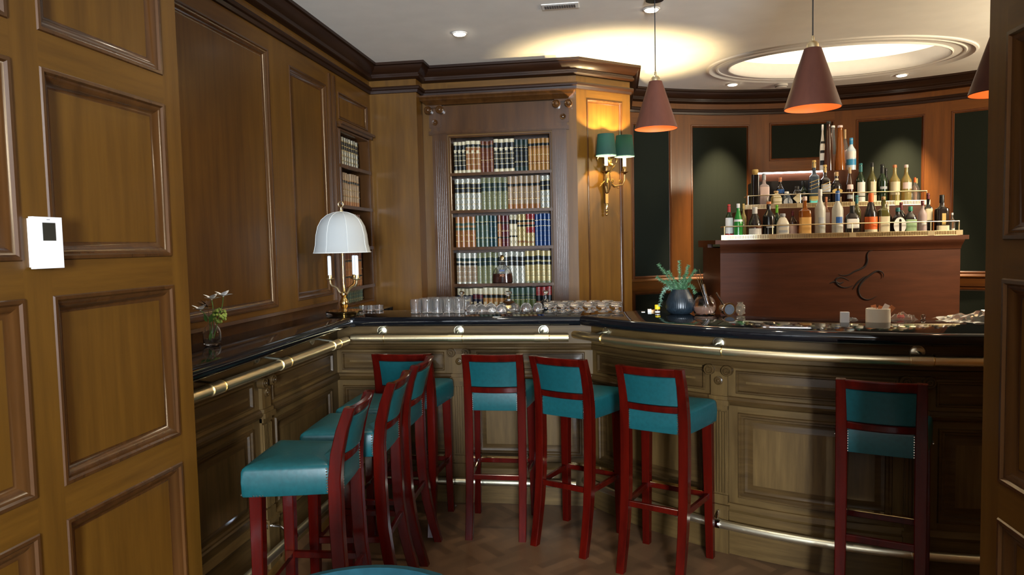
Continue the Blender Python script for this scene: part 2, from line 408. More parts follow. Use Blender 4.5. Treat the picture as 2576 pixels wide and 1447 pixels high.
# concave end wall with green fabric panels
A_ = 125.1
P = curved(ARC0, RW, A_, -1, -1)
U = lambda a: math.radians(A_-a)*RW
mb = MB(); pan = []
for a, b in ((124.3, 115.4), (111.2, 99.0), (79.0, 67.3), (63.1, 51), (47, 35)):
    pan.append((U(a), U(b), 1.165, 2.555, RINGG))
pan.append((U(95.1), U(82.8), 2.215, 2.565, RINGG))
for a, b in ((124.3, 115.4), (111.2, 99.0), (95.1, 82.8), (79.0, 67.3), (63.1, 51), (47, 35)):
    pan.append((U(a), U(b), .22, 1.045, RINGG))
panelboard(mb, P, 0, U(30), 0, CEIL, pan, RINGG, du=.07, mi=(0, 1, 2, 3))
struct('wall_apse', mb, [CV, CH, CM, FABRIC])
wp = [(LX, ENTY), (LX, BY), (-1.45, BY), (-1.45, BY2), (-.275, BY2), (.125, 5.69), (.125, 6.42)]
ap = arc(ARC0, RW, 124.9, 30, 60)
wallpath = wp+ap+[(3.95, 5.5), (3.95, EY2), (EX2, EY2)]
mb = MB(); mb.sweep([(.125, 6.42)]+ap, [(0, 1.165), (.014, 1.165), (.030, 1.150), (.030, 1.140), (.012, 1.135), (.012, 1.06), (0, 1.06)])
struct('trim_2', mb, CH)
mb = MB()
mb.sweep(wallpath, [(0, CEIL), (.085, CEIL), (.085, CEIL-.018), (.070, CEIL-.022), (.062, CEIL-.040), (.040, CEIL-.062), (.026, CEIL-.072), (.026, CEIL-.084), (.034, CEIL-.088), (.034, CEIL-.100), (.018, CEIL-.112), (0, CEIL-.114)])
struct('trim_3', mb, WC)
mb = MB()
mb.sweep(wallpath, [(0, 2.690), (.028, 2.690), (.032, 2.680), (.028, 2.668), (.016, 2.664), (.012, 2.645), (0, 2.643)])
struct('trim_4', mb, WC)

# ================================================================ BAR COUNTER
FC = (1.6, 5.4); FR = 2.23
LFX = -1.65            # face of the left wing
MX = FC[0]-math.sqrt(FR**2-1.4**2)      # where the middle face meets the curved one (y = 4.0)
AF0 = math.degrees(math.atan2(4.0-FC[1], MX-FC[0])) % 360
AF1 = 300
MATB = [BV, BH, BM]
def bar_section(name, label, P, L, path, panels, freeze, du=99):
    t = thing(name, label, 'bar', (0, 0, 0))
    mb = MB()
    panelboard(mb, P, 0, L, 0, .235, [], RINGB, du)
    panelboard(mb, P, 0, L, .235, .72, [(a, b, .275, .685) for a, b in panels], RINGB, du)
    panelboard(mb, P, 0, L, .72, .93, [(a, b, .775, .885) for a, b in freeze], RINGF, du)
    mb.build('panelling', MATB, t)
    mb = MB(); n = max(1, math.ceil(L/du)) if du < 9 else 1
    pr = [[P(L*k/n, w, z) for w, z in [(.006, .93), (.012, .935), (.012, 1.045), (0, 1.045), (-.05, 1.045), (-.05, .0), (-.03, .0), (-.03, .93)]] for k in range(n+1)]
    mb.loft(pr, None, 1); mb.build('top_board', MATB, t)
    mb = MB()
    mb.sweep(path, [(0, .715), (.012, .718), (.022, .728), (.026, .738), (.016, .744), (.012, .756), (0, .760)])
    mb.sweep(path, [(0, .895), (.014, .898), (.020, .908), (.014, .918), (.016, .930), (0, .932)])
    mb.build('moulding', BM, t)
    mb = MB()
    mb.sweep(path, [(0, 0), (.016, 0), (.016, .205), (.022, .212), (.026, .222), (.018, .232), (.010, .244), (0, .246)])
    mb.build('plinth', BH, t)
    return t
def pilaster(t, P, u, w=.042):
    def M(mb, x0, x1, w0, w1, z0, z1, mi=0):
        n = 2; pts = []
        mb.loft([[P(u+x0+(x1-x0)*k/n, w0, z) for k in range(n+1)]+[P(u+x1-(x1-x0)*k/n, w1, z) for k in range(n+1)] for z in (z0, z1)], None, mi)
    mb = MB()
    M(mb, -w-.006, w+.006, -.01, .030, 0, .215); M(mb, -w-.010, w+.010, -.01, .034, .215, .235)
    M(mb, -w, w, -.01, .012, .235, .715)
    for k in range(6):
        x = -w+.008+k*(2*w-.016)/5
        M(mb, x-.0035, x+.0035, .010, .020, .29, .685)
    M(mb, -w, w, -.01, .020, .235, .28); M(mb, -w, w, -.01, .020, .695, .72)
    M(mb, -w-.010, w+.010, -.01, .036, .718, .742); M(mb, -w-.004, w+.004, -.01, .028, .742, .760)
    M(mb, -w+.002, w-.002, -.01, .018, .76, .90)
    p = mb.build('pilaster', BV, t)
    # rosette and the pair of scrolls, axes pointing outwards
    c = Vector(P(u, .018, .832)); ax = (Vector(P(u, 1, 0))-Vector(P(u, 0, 0))).normalized()
    Mx = Matrix.Translation(c) @ ax.to_track_quat('Z', 'Y').to_matrix().to_4x4()
    mb = MB(); mb.lathe([(.021, -.002), (.021, .006), (.016, .009), (.013, .004), (.008, .005), (.006, .012), (0, .014)], 16, M=Mx); mb.build('rosette', BM, p)
    mb = MB()
    for s in (-1, 1):
        c = Vector(P(u+s*.043, .018, .884)); Mx = Matrix.Translation(c) @ ax.to_track_quat('Z', 'Y').to_matrix().to_4x4()
        mb.lathe([(.026, -.010), (.026, .018), (.023, .022), (.019, .022), (.017, .015), (.013, .015), (.011, .024), (.007, .024), (.005, .018), (0, .018)], 18, M=Mx)
        sd = (Vector(P(u+.01, 0, 0))-Vector(P(u, 0, 0))).normalized()
    M(mb, -.045, .045, .01, .028, .893, .906); M(mb, -.03, .03, .01, .022, .875, .893)
    mb.build('scroll_capital', BM, p)
# left wing
P = flat((LFX, ENTY), (0, 1)); o_ = ENTY
t = bar_section('bar_cabinet', 'dark panelled front of the left bar wing under the black ledge along the wall', P, 4.0-o_, [(LFX, ENTY), (LFX, 3.999)], [(2.24-o_, 2.985-o_), (3.20-o_, 3.90-o_)], [(2.24-o_, 3.0-o_), (3.18-o_, 3.93-o_)])
pilaster(t, P, 3.095-o_)
# middle
P = flat((LFX, 4.0), (1, 0))
t = bar_section('bar_cabinet', 'lit oak panelled middle bar front facing straight out behind four stools', P, MX-LFX, [(LFX+.001, 4.0), (MX, 4.0)], [(.03, .675), (.825, 1.46)], [(.03, .655), (.845, 1.47)])
pilaster(t, P, -.904-LFX)
# curved right section
P = curved(FC, FR, AF0, 1, 1)
L = math.radians(AF1-AF0)*FR
def ux(x):       # arc length of the point of the face at this x
    return (math.radians((math.degrees(-math.acos((x-FC[0])/FR)) % 360)-AF0))*FR
pils = [.487, 1.255, 2.05]
t = bar_section('bar_cabinet', 'curved oak panelled bar front on the right with its far end in shadow', P, L, arc(FC, FR, AF0, AF1, 48),
                [(.045, ux(.487)-.085)]+[(ux(a)+.085, ux(b)-.085) for a, b in zip(pils, pils[1:])], [(.04, ux(.487)-.075)]+[(ux(a)+.075, ux(b)-.075) for a, b in zip(pils, pils[1:])], du=.05)
for x in pils: pilaster(t, P, ux(x))
# granite tops
def nose(path, depth, z0=1.046, z1=1.10):
    h = (z1-z0)/2; c = (z0+z1)/2
    pr = [(-depth, z0), (-.03, z0)]+[(-.022+.022*math.cos(a), c+h*math.sin(a)) for a in [(-PI/2+PI*k/8) for k in range(9)]]+[(-depth, z1)]
    mb = MB(); mb.sweep(path, pr); return mb
mb = nose([(-1.435, ENTY+.002), (-1.50, 3.885)], .30)
mb.prism([(LX+.002, ENTY+.002), (-1.60, ENTY+.002), (-1.66, 3.884), (LX+.002, 3.884)], 1.0461, 1.0999)
tag(mb.build('counter_top', GRANITE, None), 'long narrow black granite ledge along the left wall under the flower vase', 'countertop')
mb = nose([(-1.50, 3.885), (-.196, 3.885)], .44)
mb.prism([(LX+.002, 3.886), (-1.49, 3.886), (-1.49, 4.60), (LX+.002, 4.60)], 1.0461, 1.0999)
tag(mb.build('counter_top', GRANITE, None), 'straight black granite bar top in the middle carrying the upturned glasses', 'countertop')
a0 = math.degrees(math.atan2(3.885-5.4, -.196-1.6)) % 360
mb = nose(arc(FC, 2.355, a0, AF1, 60), .52, 1.048, 1.102)
tag(mb.build('counter_top', GRANITE, None), 'curved black granite bar top on the right with potted sprigs and sugar caddy', 'countertop')

# brass hand rails on brackets
def hand_rail(label, P, u0, u1, brk, w=.095, z=.980, R=.0225, du=.06):
    t = thing('brass_hand_rail', label, 'handrail')
    n = max(1, math.ceil((u1-u0)/du)); pts = [P(u0+(u1-u0)*k/n, w, z) for k in range(n+1)]
    mb = MB(); mb.tube(pts, R, 20); mb.build('rail_tube', BRASS, t)
    for b in brk:
        s = MB(); q = [P(b+d, w, z) for d in (-.04, 0, .04)]; s.tube(q, R+.0028, 20); sl = s.build('sleeve', BRASS, t)
        s = MB(); s.tube([P(b+.041, w, z), P(b+.0435, w, z)], R+.0048, 20); s.build('collar_ring', BRASSP, sl)
        f = MB(); f.tube([P(b, .011, 1.010), P(b, .019, 1.010)], .029, 20); f.tube([P(b, .019, 1.010), P(b, .022, 1.010)], [.026, .020], 20)
        f.tube([P(b, .02, 1.010), P(b, .05, 1.012), P(b, .078, 1.006), P(b, w, z+R*.8)], .0065, 10)
        f.build('bracket', BRASSL, t)
    return t
PL = flat((LFX, ENTY), (0, 1)); PM = flat((LFX, 4.0), (1, 0)); PC = curved(FC, FR, AF0, 1, 1)
hand_rail('straight brass hand rail along the front of the left bar wing', PL, .10, 3.79-ENTY, (.30, .86, 1.46), w=.145)
hand_rail('straight brass hand rail across the middle bar front', PM, -1.515-LFX, -.262-LFX, (-1.36-LFX, -.90-LFX, -.41-LFX), w=.105)
hand_rail('curved brass hand rail following the right part of the bar', PC, -.06, L-.05, (.14, ux(.487), ux(1.255), ux(2.05)), w=.080, z=.985)
def foot_rail(label, P, u0, u1, stands, flanges, w, z=.150, R=.0205):
    t = thing('brass_foot_rail', label, 'foot rail')
    n = max(1, math.ceil((u1-u0)/.06)); pts = [P(u0+(u1-u0)*k/n, w, z) for k in range(n+1)]
    mb = MB(); mb.tube(pts, R, 16); mb.build('rail_tube', BRASSL, t)
    for b in stands:
        s = MB(); s.tube([P(b, w, 0.006), P(b, w, z)], .005, 10); x, y, _ = P(b, w, 0); s.lathe([(.026, 0), (.026, .004), (.010, .010), (.006, .014)], 16, (x, y, .001)); s.build('stand', CHROME, t)
    for b in flanges:
        s = MB(); s.tube([P(b, .014, .205), P(b, .024, .205)], .022, 16); s.tube([P(b, .02, .205), P(b, w*.6, .20), P(b, w, z+.01)], .007, 10)
        s.tube([P(b-.022, w, z), P(b+.022, w, z)], R+.003, 16); s.build('bracket', CHROME, t)
    return t
foot_rail('straight brass foot rail at the floor along the left bar wing', PL, .06, 3.86-ENTY, (), (.9, 1.5), .13)
foot_rail('straight brass foot rail at the floor below the middle bar front', PM, -1.45-LFX, -.235-LFX, (-.95-LFX,), (-1.1-LFX, -.45-LFX), .092)
foot_rail('curved brass foot rail at the floor along the right bar front', PC, -.02, L-.1, (.045,), (ux(.487), ux(1.255), ux(2.05)), .055)

# ================================================================ BAR STOOLS
def make_stool(label):
    t = thing('bar_stool', label, 'bar stool', group='green leather bar stools along the bar')
    prof = [(-.078, 0), (-.050, .10), (-.024, .22), (-.006, .36), (0, .52), (0, .70), (-.010, .79), (-.030, .87), (-.052, .93), (-.060, .950)]
    def yat(z):
        for (y0, z0), (y1, z1) in zip(prof, prof[1:]):
            if z0 <= z <= z1: return y0+(y1-y0)*(z-z0)/(z1-z0)
        return prof[-1][0]
    def bar(p, q, hx, hy, M=None):    # chamfered rail from p to q
        mb = MB(); d = (Vector(q)-Vector(p)); l = d.length
        Mx = Matrix.Translation(p) @ d.to_track_quat('Z', 'Y').to_matrix().to_4x4(); c = .0025
        mb.loft([[(-hx+c, -hy), (hx-c, -hy), (hx, -hy+c), (hx, hy-c), (hx-c, hy), (-hx+c, hy), (-hx, hy-c), (-hx, -hy+c)]]*2, [0, l], 0, Mx); return mb
    def sec(x, y, hx, hy, c=.003): return [(x-hx+c, y-hy), (x+hx-c, y-hy), (x+hx, y-hy+c), (x+hx, y+hy-c), (x+hx-c, y+hy), (x-hx+c, y+hy), (x-hx, y+hy-c), (x-hx, y-hy+c)]
    for s in (-1, 1):
        mb = MB(); mb.loft([sec(s*.138, y, .0215-.004*max(0, (z-.7)/.25)-.003*max(0, 1-z/.4), .019+.005*math.sin(PI*min(1, z/.95))) for y, z in prof], [z for y, z in prof])
        mb.build('rear_leg', MAH, t)
        mb = MB(); mb.loft([sec(s*(.152+.008*(1-z/.65)), .274+.006*(1-z/.65), .0175+.005*z/.65, .0175+.005*z/.65) for z in (0, .3, .65)], [0, .3, .65]); mb.build('leg', MAH, t)
    def bowed(z0, z1, th, bow=.020, x=.125, off=0, dome=0):
        mb = MB(); rings = []
        for i in range(9):
            xx = -x+2*x*i/8; b = -bow*(1-(xx/.14)**2)
            d = dome*(1-(xx/x)**4)
            r = []
            for (z, q) in ((z0, 0), (z0+.004, 1), ((z0+z1)/2, 1), (z1-.004, 1), (z1, 0)): r.append((xx, yat(z)+b+off-th/2*(.7+.3*q)-d*q, z))
            for (z, q) in ((z1, 0), (z1-.004, 1), ((z0+z1)/2, 1), (z0+.004, 1), (z0, 0)): r.append((xx, yat(z)+b+off+th/2*(.7+.3*q)+d*q, z))
            rings.append(r)
        mb.loft(rings); return mb
    bowed(.912, .950, .026, x=.14).build('top_rail', MAH, t)
    bowed(.745, .775, .022, x=.128).build('lower_back_rail', MAH, t)
    bowed(.777, .912, .020, x=.122, dome=.006).build('backrest_pad', TEAL, t)
    # seat
    def cushion(mb, quad, z0, z1, dome):
        cx = sum(p[0] for p in quad)/4; cy = sum(p[1] for p in quad)/4
        def ring(ins, z, dm=0):
            r = []; k = 6
            q = [Vector(p) for p in quad]; c = Vector((cx, cy))
            q = [p+(c-p).normalized()*ins*1.3 for p in q]
            for i in range(4):
                a, b = q[i], q[(i+1) % 4]
                for j in range(k):
                    f = (.012, .05, .30, .70, .95, .988)[j]; pt = a.lerp(b, f)
                    bulge = 4*f*(1-f); nrm = (pt-c).normalized()
                    pt = pt+nrm*.004*bulge if ins < .03 else pt
                    r.append((pt.x, pt.y, z))
            return r
        lv = [(.05, z0), (.003, z0), (0, z0+.004), (-.002, (z0+z1)/2), (0, z1-.016), (.004, z1-.006), (.012, z1), (.035, z1+dome*.5), (.07, z1+dome*.85), (.11, z1+dome)]
        mb.loft([ring(i, z) for i, z in lv])
    mb = MB(); cushion(mb, [(-.150, .017), (.150, .017), (.182, .318), (-.182, .318)], .648, .752, .012)
    cushion(mb, [(-.1215, -.016), (.1215, -.016), (.1215, .09), (-.1215, .09)], .652, .752, .012)
    se = mb.build('seat', TEAL, t, ang=50)
    mb = MB()
    for s in (-1, 1):
        for k in range(9): 
            z = .658+k*.010; mb.sphere((s*.114, -.0195, z), .0038, 6); mb.sphere((s*.1535, .026, z), .0038, 6)
        for k in range(4): mb.sphere((s*.1835, .262+k*.011-.02, .654), .0036, 6); mb.sphere((s*(.148+k*.008), .323, .654), .0036, 6)
    mb.build('nailheads', NAIL, se)
    z = .305
    bar((-.138, -.016, z), (.138, -.016, z), .0095, .0135).build('stretcher', MAH, t)
    fr = bar((-.155, .273, z), (.155, .273, z), .0095, .0135).build('stretcher', MAH, t)
    for s in (-1, 1): bar((s*.139, -.012, z-.005), (s*.155, .272, z-.005), .0095, .0135).build('stretcher', MAH, t)
    mb = MB(); mb.box(-.13, .13, .256, .284, z+.0155, z+.0185); mb.box(-.13, .13, .284, .2865, z-.012, z+.0185)
    mb.build('foot_plate', BRASSP, fr)
    return t
STOOLS = [
    ((-.990, 2.450), 96, 'nearest stool on the left, broad green seat in full view, facing the wall ledge'),
    ((-.975, 2.885), 94, 'second stool along the left ledge, half hidden behind the nearest one'),
    ((-.988, 3.300), 91, 'third stool along the left ledge, seen edge on before the corner stool'),
    ((-1.100, 3.568), 0, 'corner stool at the left end of the middle bar, behind the ledge stools'),
    ((-.622, 3.555), 0, 'stool standing square and alone in front of the middle bar panel'),
    ((-.259, 3.448), -26, 'turned stool where the straight and curved bar fronts meet'),
    ((.163, 3.192), -25, 'large turned stool before the curved bar, left of the fluted pilaster'),
    ((1.012, 2.900), -21, 'stool in deep shadow on the far right by the dark doorway')]
first = None
for (x, y), rz, lb in STOOLS:
    if first is None: first = s = make_stool(lb)
    else: s = copy_tree(first); s['label'] = lb
    s.location = (x, y, 0); s.rotation_euler = (0, 0, math.radians(rz))

# round teal chair whose back just enters the frame at the bottom
t = thing('tub_chair', 'teal velvet round backed chair cut off at the bottom edge of the photo', 'chair', (-.572, 1.405, 0))
mb = MB(); rings = []
for k in range(25):
    a = math.radians(-20+220*k/24); 
    rings.append([( (.27+w)*math.cos(a), (.27+w)*math.sin(a), z) for w, z in [(-.045, .34), (.0, .33), (.03, .36), (.045, .55), (.035, .665), (.015, .695), (-.012, .700), (-.035, .685), (-.045, .62)]])
mb.loft(rings); mb.build('backrest', VELVET, t)
mb = MB(); mb.lathe([(.20, .26), (.235, .27), (.24, .40), (.21, .43), (.1, .44), (0, .442)], 28); mb.build('seat', VELVET, t)
for a in (45, 135, 225, 315):
    mb = MB(); mb.tube([(.17*math.cos(math.radians(a)), .17*math.sin(math.radians(a)), z) for z in (0, .28)], [.012, .02], 10); mb.build('leg', MAH, t)

# ================================================================ BOOKCASE BAY
bx0, bx1, bz0, bz1 = -1.252, -.468, .90, 2.335
t = thing('bookcase', 'carved wooden bookcase built into the back wall, filled with leather bound books', 'bookcase', (-.86, BY2, 0))
def LB(mb, x0, x1, y0, y1, z0, z1, mi=0): mb.box(x0+.86, x1+.86, y0, y1, z0, z1, mi)
for z in (2.052, 1.768, 1.485, 1.203, .925):
    mb = MB(); LB(mb, bx0+.015, bx1-.015, .012, .19, z-.018, z); LB(mb, bx0+.0, bx1-.0, -.010, .014, z-.020, z+.002); mb.build('shelf', WM, t)
for (a, b) in ((-1.375, -1.262), (-.458, -.352)):
    mb = MB(); LB(mb, a, b, -.022, .0, .3, 2.345); w = (b-a-.04)/5
    for k in range(6): LB(mb, a+.018+k*w, a+.026+k*w, -.030, -.02, 1.02, 2.30)
    mb.build('fluted_pilaster', WM, t)
mb = MB(); LB(mb, -1.40, -.33, -.030, 0, 2.345, 2.375); LB(mb, -1.385, -.345, -.04, 0, 2.352, 2.366); LB(mb, -1.385, -.345, -.018, 0, 2.375, 2.56); mb.build('lintel', WM, t)
for k in range(2):
    mb = MB(); x = (-1.35, -.375)[k]
    for s in (-1, 1):
        M = Matrix.Translation((x+.86+s*.045, -.045, 2.53)) @ Matrix.Rotation(PI/2, 4, 'X')
        mb.lathe([(.030, -.025), (.030, .012), (.025, .018), (.018, .012), (.010, .020), (0, .022)], 16, M=M)
    LB(mb, x-.06, x+.06, -.05, 0, 2.548, 2.565)
    M = Matrix.Translation((x+.86, -.02, 2.44)) @ Matrix.Rotation(PI/2, 4, 'X'); mb.lathe([(.024, 0), (.022, .01), (.012, .006), (.006, .014), (0, .015)], 14, M=M)
    LB(mb, x-.045, x+.045, -.024, 0, 2.40, 2.55); mb.build('scroll_capital', WM, t)
mb = MB(); mb.sweep([(-1.40+.86, 0), (-1.40+.86, -.03), (-.345+.86, -.03), (-.345+.86, 0)], [(0, 2.565), (.012, 2.568), (.022, 2.580), (.05, 2.598), (.055, 2.612), (.066, 2.620), (.066, 2.632), (0, 2.634)]); LB(mb, -1.40, -.345, -.03, 0, 2.565, 2.63); mb.build('cornice', WM, t)
# niche in the left wall
t = thing('wall_bookcase', 'narrow bookcase recessed in the left wall behind the white lamp', 'bookcase', (LX, 4.83, 0))
for z in (2.060, 1.787, 1.508, 1.228):
    mb = MB(); mb.box(-.165, .006, -.284, .284, z-.018, z); mb.box(0, .016, -.296, .296, z-.021, z+.002); mb.build('shelf', WM, t)
mb = MB(); mb.box(-.165, .01, -.286, -.270, 1.10, 2.29); mb.box(-.165, .01, .270, .286, 1.10, 2.29); mb.build('side_panel', WM, t)
mb = MB(); mb.box(0, .03, -.31, .31, 2.30, 2.325); mb.box(0, .045, -.32, .32, 2.318, 2.335); mb.build('head_moulding', WM, t)

# ---------------------------------------------------------------- books
CB = dict(tan=(.30, .115, .032), ochre=(.42, .20, .05), brown=(.14, .035, .014), gold=(.50, .38, .15), cream=(.66, .58, .38), black=(.010, .013, .014),
          dkgreen=(.014, .034, .030), green=(.045, .085, .060), olive=(.20, .21, .10), moss=(.12, .16, .055), teal=(.010, .045, .055), maroon=(.10, .014, .020),
          red=(.32, .022, .022), blue=(.008, .040, .15), navy=(.010, .012, .035), silver=(.50, .50, .42), page=(.45, .38, .26), greytan=(.32, .22, .13))
def bmat(k): return mat('book_'+k, [v*.62 for v in CB[k]], .38, .35 if k in ('gold', 'silver') else 0, coat=.15, noise=.18, nscale=120)
def book_mesh(name, w, h, d, bands, orn=None, orn_z=(), raised=True):
    """bands: (z fraction start, colour); spine faces -y"""
    keys = [b[1] for b in bands]+['gold', 'page', 'black']; mats = []; idx = {}
    for k in keys:
        if k not in idx: idx[k] = len(mats); mats.append(bmat(k))
    mb = MB(); zs = [b[0] for b in bands]+[1.0]
    def cs(q=0, ins=0):
        r = []
        for i in range(9):
            a = PI*i/8; r.append((-(w/2-.0006)*math.cos(a), -(.011+q)*math.sin(a)))
        r += [(w/2-.0006, d), (-w/2+.0006, d)]; return r
    zz = []; mm = []
    for (a, k), b in zip(bands, zs[1:]):
        n = max(1, round((b-a)/.16)) if raised else 1
        for i in range(n):
            zz.append((a+(b-a)*i/n)*h); mm.append(idx[k])
    zz.append(h)
    rings = [cs() for _ in zz]
    vs = []; mb.loft(rings, zz, mm)
    if raised:
        for z in zz[1:-1]:
            M = Matrix.Translation((0, 0, z-.0018)); mb.loft([cs(.0016)[:9], cs(.0016)[:9]], [0, .0036], mm[0], M, closed=False, caps=False)
            mb.loft([cs(.0018)[:9], cs(.0018)[:9]], [.0040, .0052], idx['gold'], M, closed=False, caps=False)
    for z in orn_z:
        c = z*h; r = w*.30
        if orn == 'roundel':
            mb.tube([(r*math.cos(t)*.9, -.0125-.0006, c+r*math.sin(t)) for t in [2*PI*k/12 for k in range(12)]], .0011, 5, idx['black'], closed=True)
            mb.sphere((0, -.0118, c), .0028, 6, idx['black'])
        elif orn == 'diamond':
            for s in (-1, 1):
                mb.tube([(-r*1.1, -.0108, c-s*r*1.5), (0, -.0128, c), (r*1.1, -.0108, c+s*r*1.5)], .0010, 4, idx['black'])
        elif orn == 'plaque':
            mb.box(-r*.9, r*.9, -.0128, -.008, c-.012, c+.012, idx['cream'] if 'cream' in idx else idx['gold'])
            for s in (-1, 1): mb.box(s*r*.6-.0006, s*r*.6+.0006, -.0118, -.006, c-.10, c-.012, idx['gold'])
        elif orn == 'line':
            mb.box(-w*.42, w*.42, -.0120, -.006, c-.0015, c+.0015, idx['gold'])
    o = mb.build(name, mats, None, ang=40); return o
def B_(*a): return list(a)
PAT = {
 'plaq_black': ([(0, 'cream'), (.10, 'black'), (.72, 'black'), (.90, 'cream')], 'plaque', (.70,)),
 'plaq_brown': ([(0, 'cream'), (.10, 'tan'), (.80, 'black'), (.90, 'cream')], 'plaque', (.66,)),
 'plain_brown': ([(0, 'brown'), (.18, 'brown'), (.78, 'black'), (.88, 'brown')], 'line', (.4,)),
 'plain_black': ([(0, 'dkgreen'), (.15, 'black'), (.8, 'dkgreen')], 'line', (.3, .75)),
 'amber': ([(0, 'ochre'), (.2, 'tan'), (.32, 'ochre'), (.68, 'tan'), (.76, 'black'), (.86, 'ochre')], 'line', (.25, .5)),
 'gold_diamond': ([(0, 'gold'), (.02, 'silver'), (.55, 'black'), (.85, 'silver')], 'diamond', (.10, .27, .44, .93)),
 'green_roundel': ([(0, 'olive'), (.56, 'dkgreen'), (.84, 'olive')], 'roundel', (.12, .30, .46, .93)),
 'tan_bar': ([(0, 'tan'), (.15, 'greytan'), (.68, 'black'), (.78, 'greytan')], 'line', (.3, .5)),
 'tan_green': ([(0, 'tan'), (.55, 'green'), (.65, 'tan'), (.70, 'green'), (.80, 'tan')], 'line', (.2, .4)),
 'greygreen': ([(0, 'green'), (.3, 'green'), (.7, 'dkgreen'), (.78, 'green')], 'line', (.28, .80)),
 'tealbook': ([(0, 'teal'), (.3, 'teal'), (.8, 'teal')], 'line', (.28, .80)),
 'tan_dark': ([(0, 'tan'), (.25, 'black'), (.32, 'tan'), (.72, 'black'), (.80, 'brown')], 'line', (.5,)),
 'maroonbook': ([(0, 'maroon'), (.25, 'black'), (.32, 'maroon'), (.72, 'black'), (.80, 'maroon')], 'line', (.5,)),
 'blackwhite': ([(0, 'cream'), (.28, 'black'), (.35, 'cream'), (.70, 'black'), (.85, 'cream')], 'diamond', (.14, .5, .93)),
 'goldbrown': ([(0, 'gold'), (.1, 'tan'), (.18, 'gold'), (.60, 'black'), (.68, 'tan'), (.74, 'black'), (.82, 'gold')], 'diamond', (.12, .32, .50, .92)),
 'redgold': ([(0, 'gold'), (.1, 'red'), (.14, 'gold'), (.4, 'red'), (.60, 'black'), (.68, 'red'), (.74, 'black'), (.82, 'red')], 'diamond', (.12, .30, .48, .92)),
 'bluebook': ([(0, 'blue'), (.3, 'blue'), (.62, 'blue'), (.8, 'blue')], 'line', (.62, .80)),
 'brown_roundel': ([(0, 'silver'), (.05, 'greytan'), (.58, 'black'), (.68, 'greytan'), (.72, 'dkgreen'), (.84, 'silver')], 'roundel', (.10, .28, .46, .93)),
 'silver_diamond': ([(0, 'silver'), (.54, 'black'), (.85, 'silver')], 'diamond', (.09, .27, .44, .93)),
 'olive_roundel': ([(0, 'olive'), (.05, 'gold'), (.56, 'black'), (.66, 'gold'), (.70, 'black'), (.84, 'gold')], 'roundel', (.10, .28, .46, .93)),
 'navy_cream': ([(0, 'navy'), (.5, 'cream'), (.56, 'navy'), (.78, 'cream')], 'line', (.4,)),
 'navy_plaque': ([(0, 'navy'), (.65, 'maroon'), (.80, 'cream')], 'plaque', (.52,)),
 'ochre_plaque': ([(0, 'ochre'), (.66, 'black'), (.78, 'cream')], 'plaque', (.50,)),
 'moss': ([(0, 'moss'), (.62, 'green'), (.70, 'dkgreen'), (.78, 'green')], 'line', (.62,)),
 'redblack': ([(0, 'red'), (.2, 'black'), (.3, 'cream'), (.34, 'black'), (.5, 'cream'), (.54, 'black'), (.74, 'red')], 'roundel', (.90,)),
}
COLN = {}
def run(pat, n, x0, w, h, z, label, group, back=False, side=False, d=.13, jit=True):
    b, orn, oz = PAT[pat]
    base = book_mesh('book', w-.001, h, d, b, orn, oz)
    x = x0
    for i in range(n):
        o = base if i == 0 else base.copy()
        if i: COL.objects.link(o)
        dy = random.uniform(-.002, .002)
        if side: o.location = (LX-.045+dy, x+w/2, z); o.rotation_euler = (0, 0, PI/2)
        else: o.location = (x+w/2, BY2+.053+dy, z)
        if jit: o.scale = (1, 1, 1+random.uniform(-.012, .012))
        tag(o, label, 'book', group); x += w
    return x
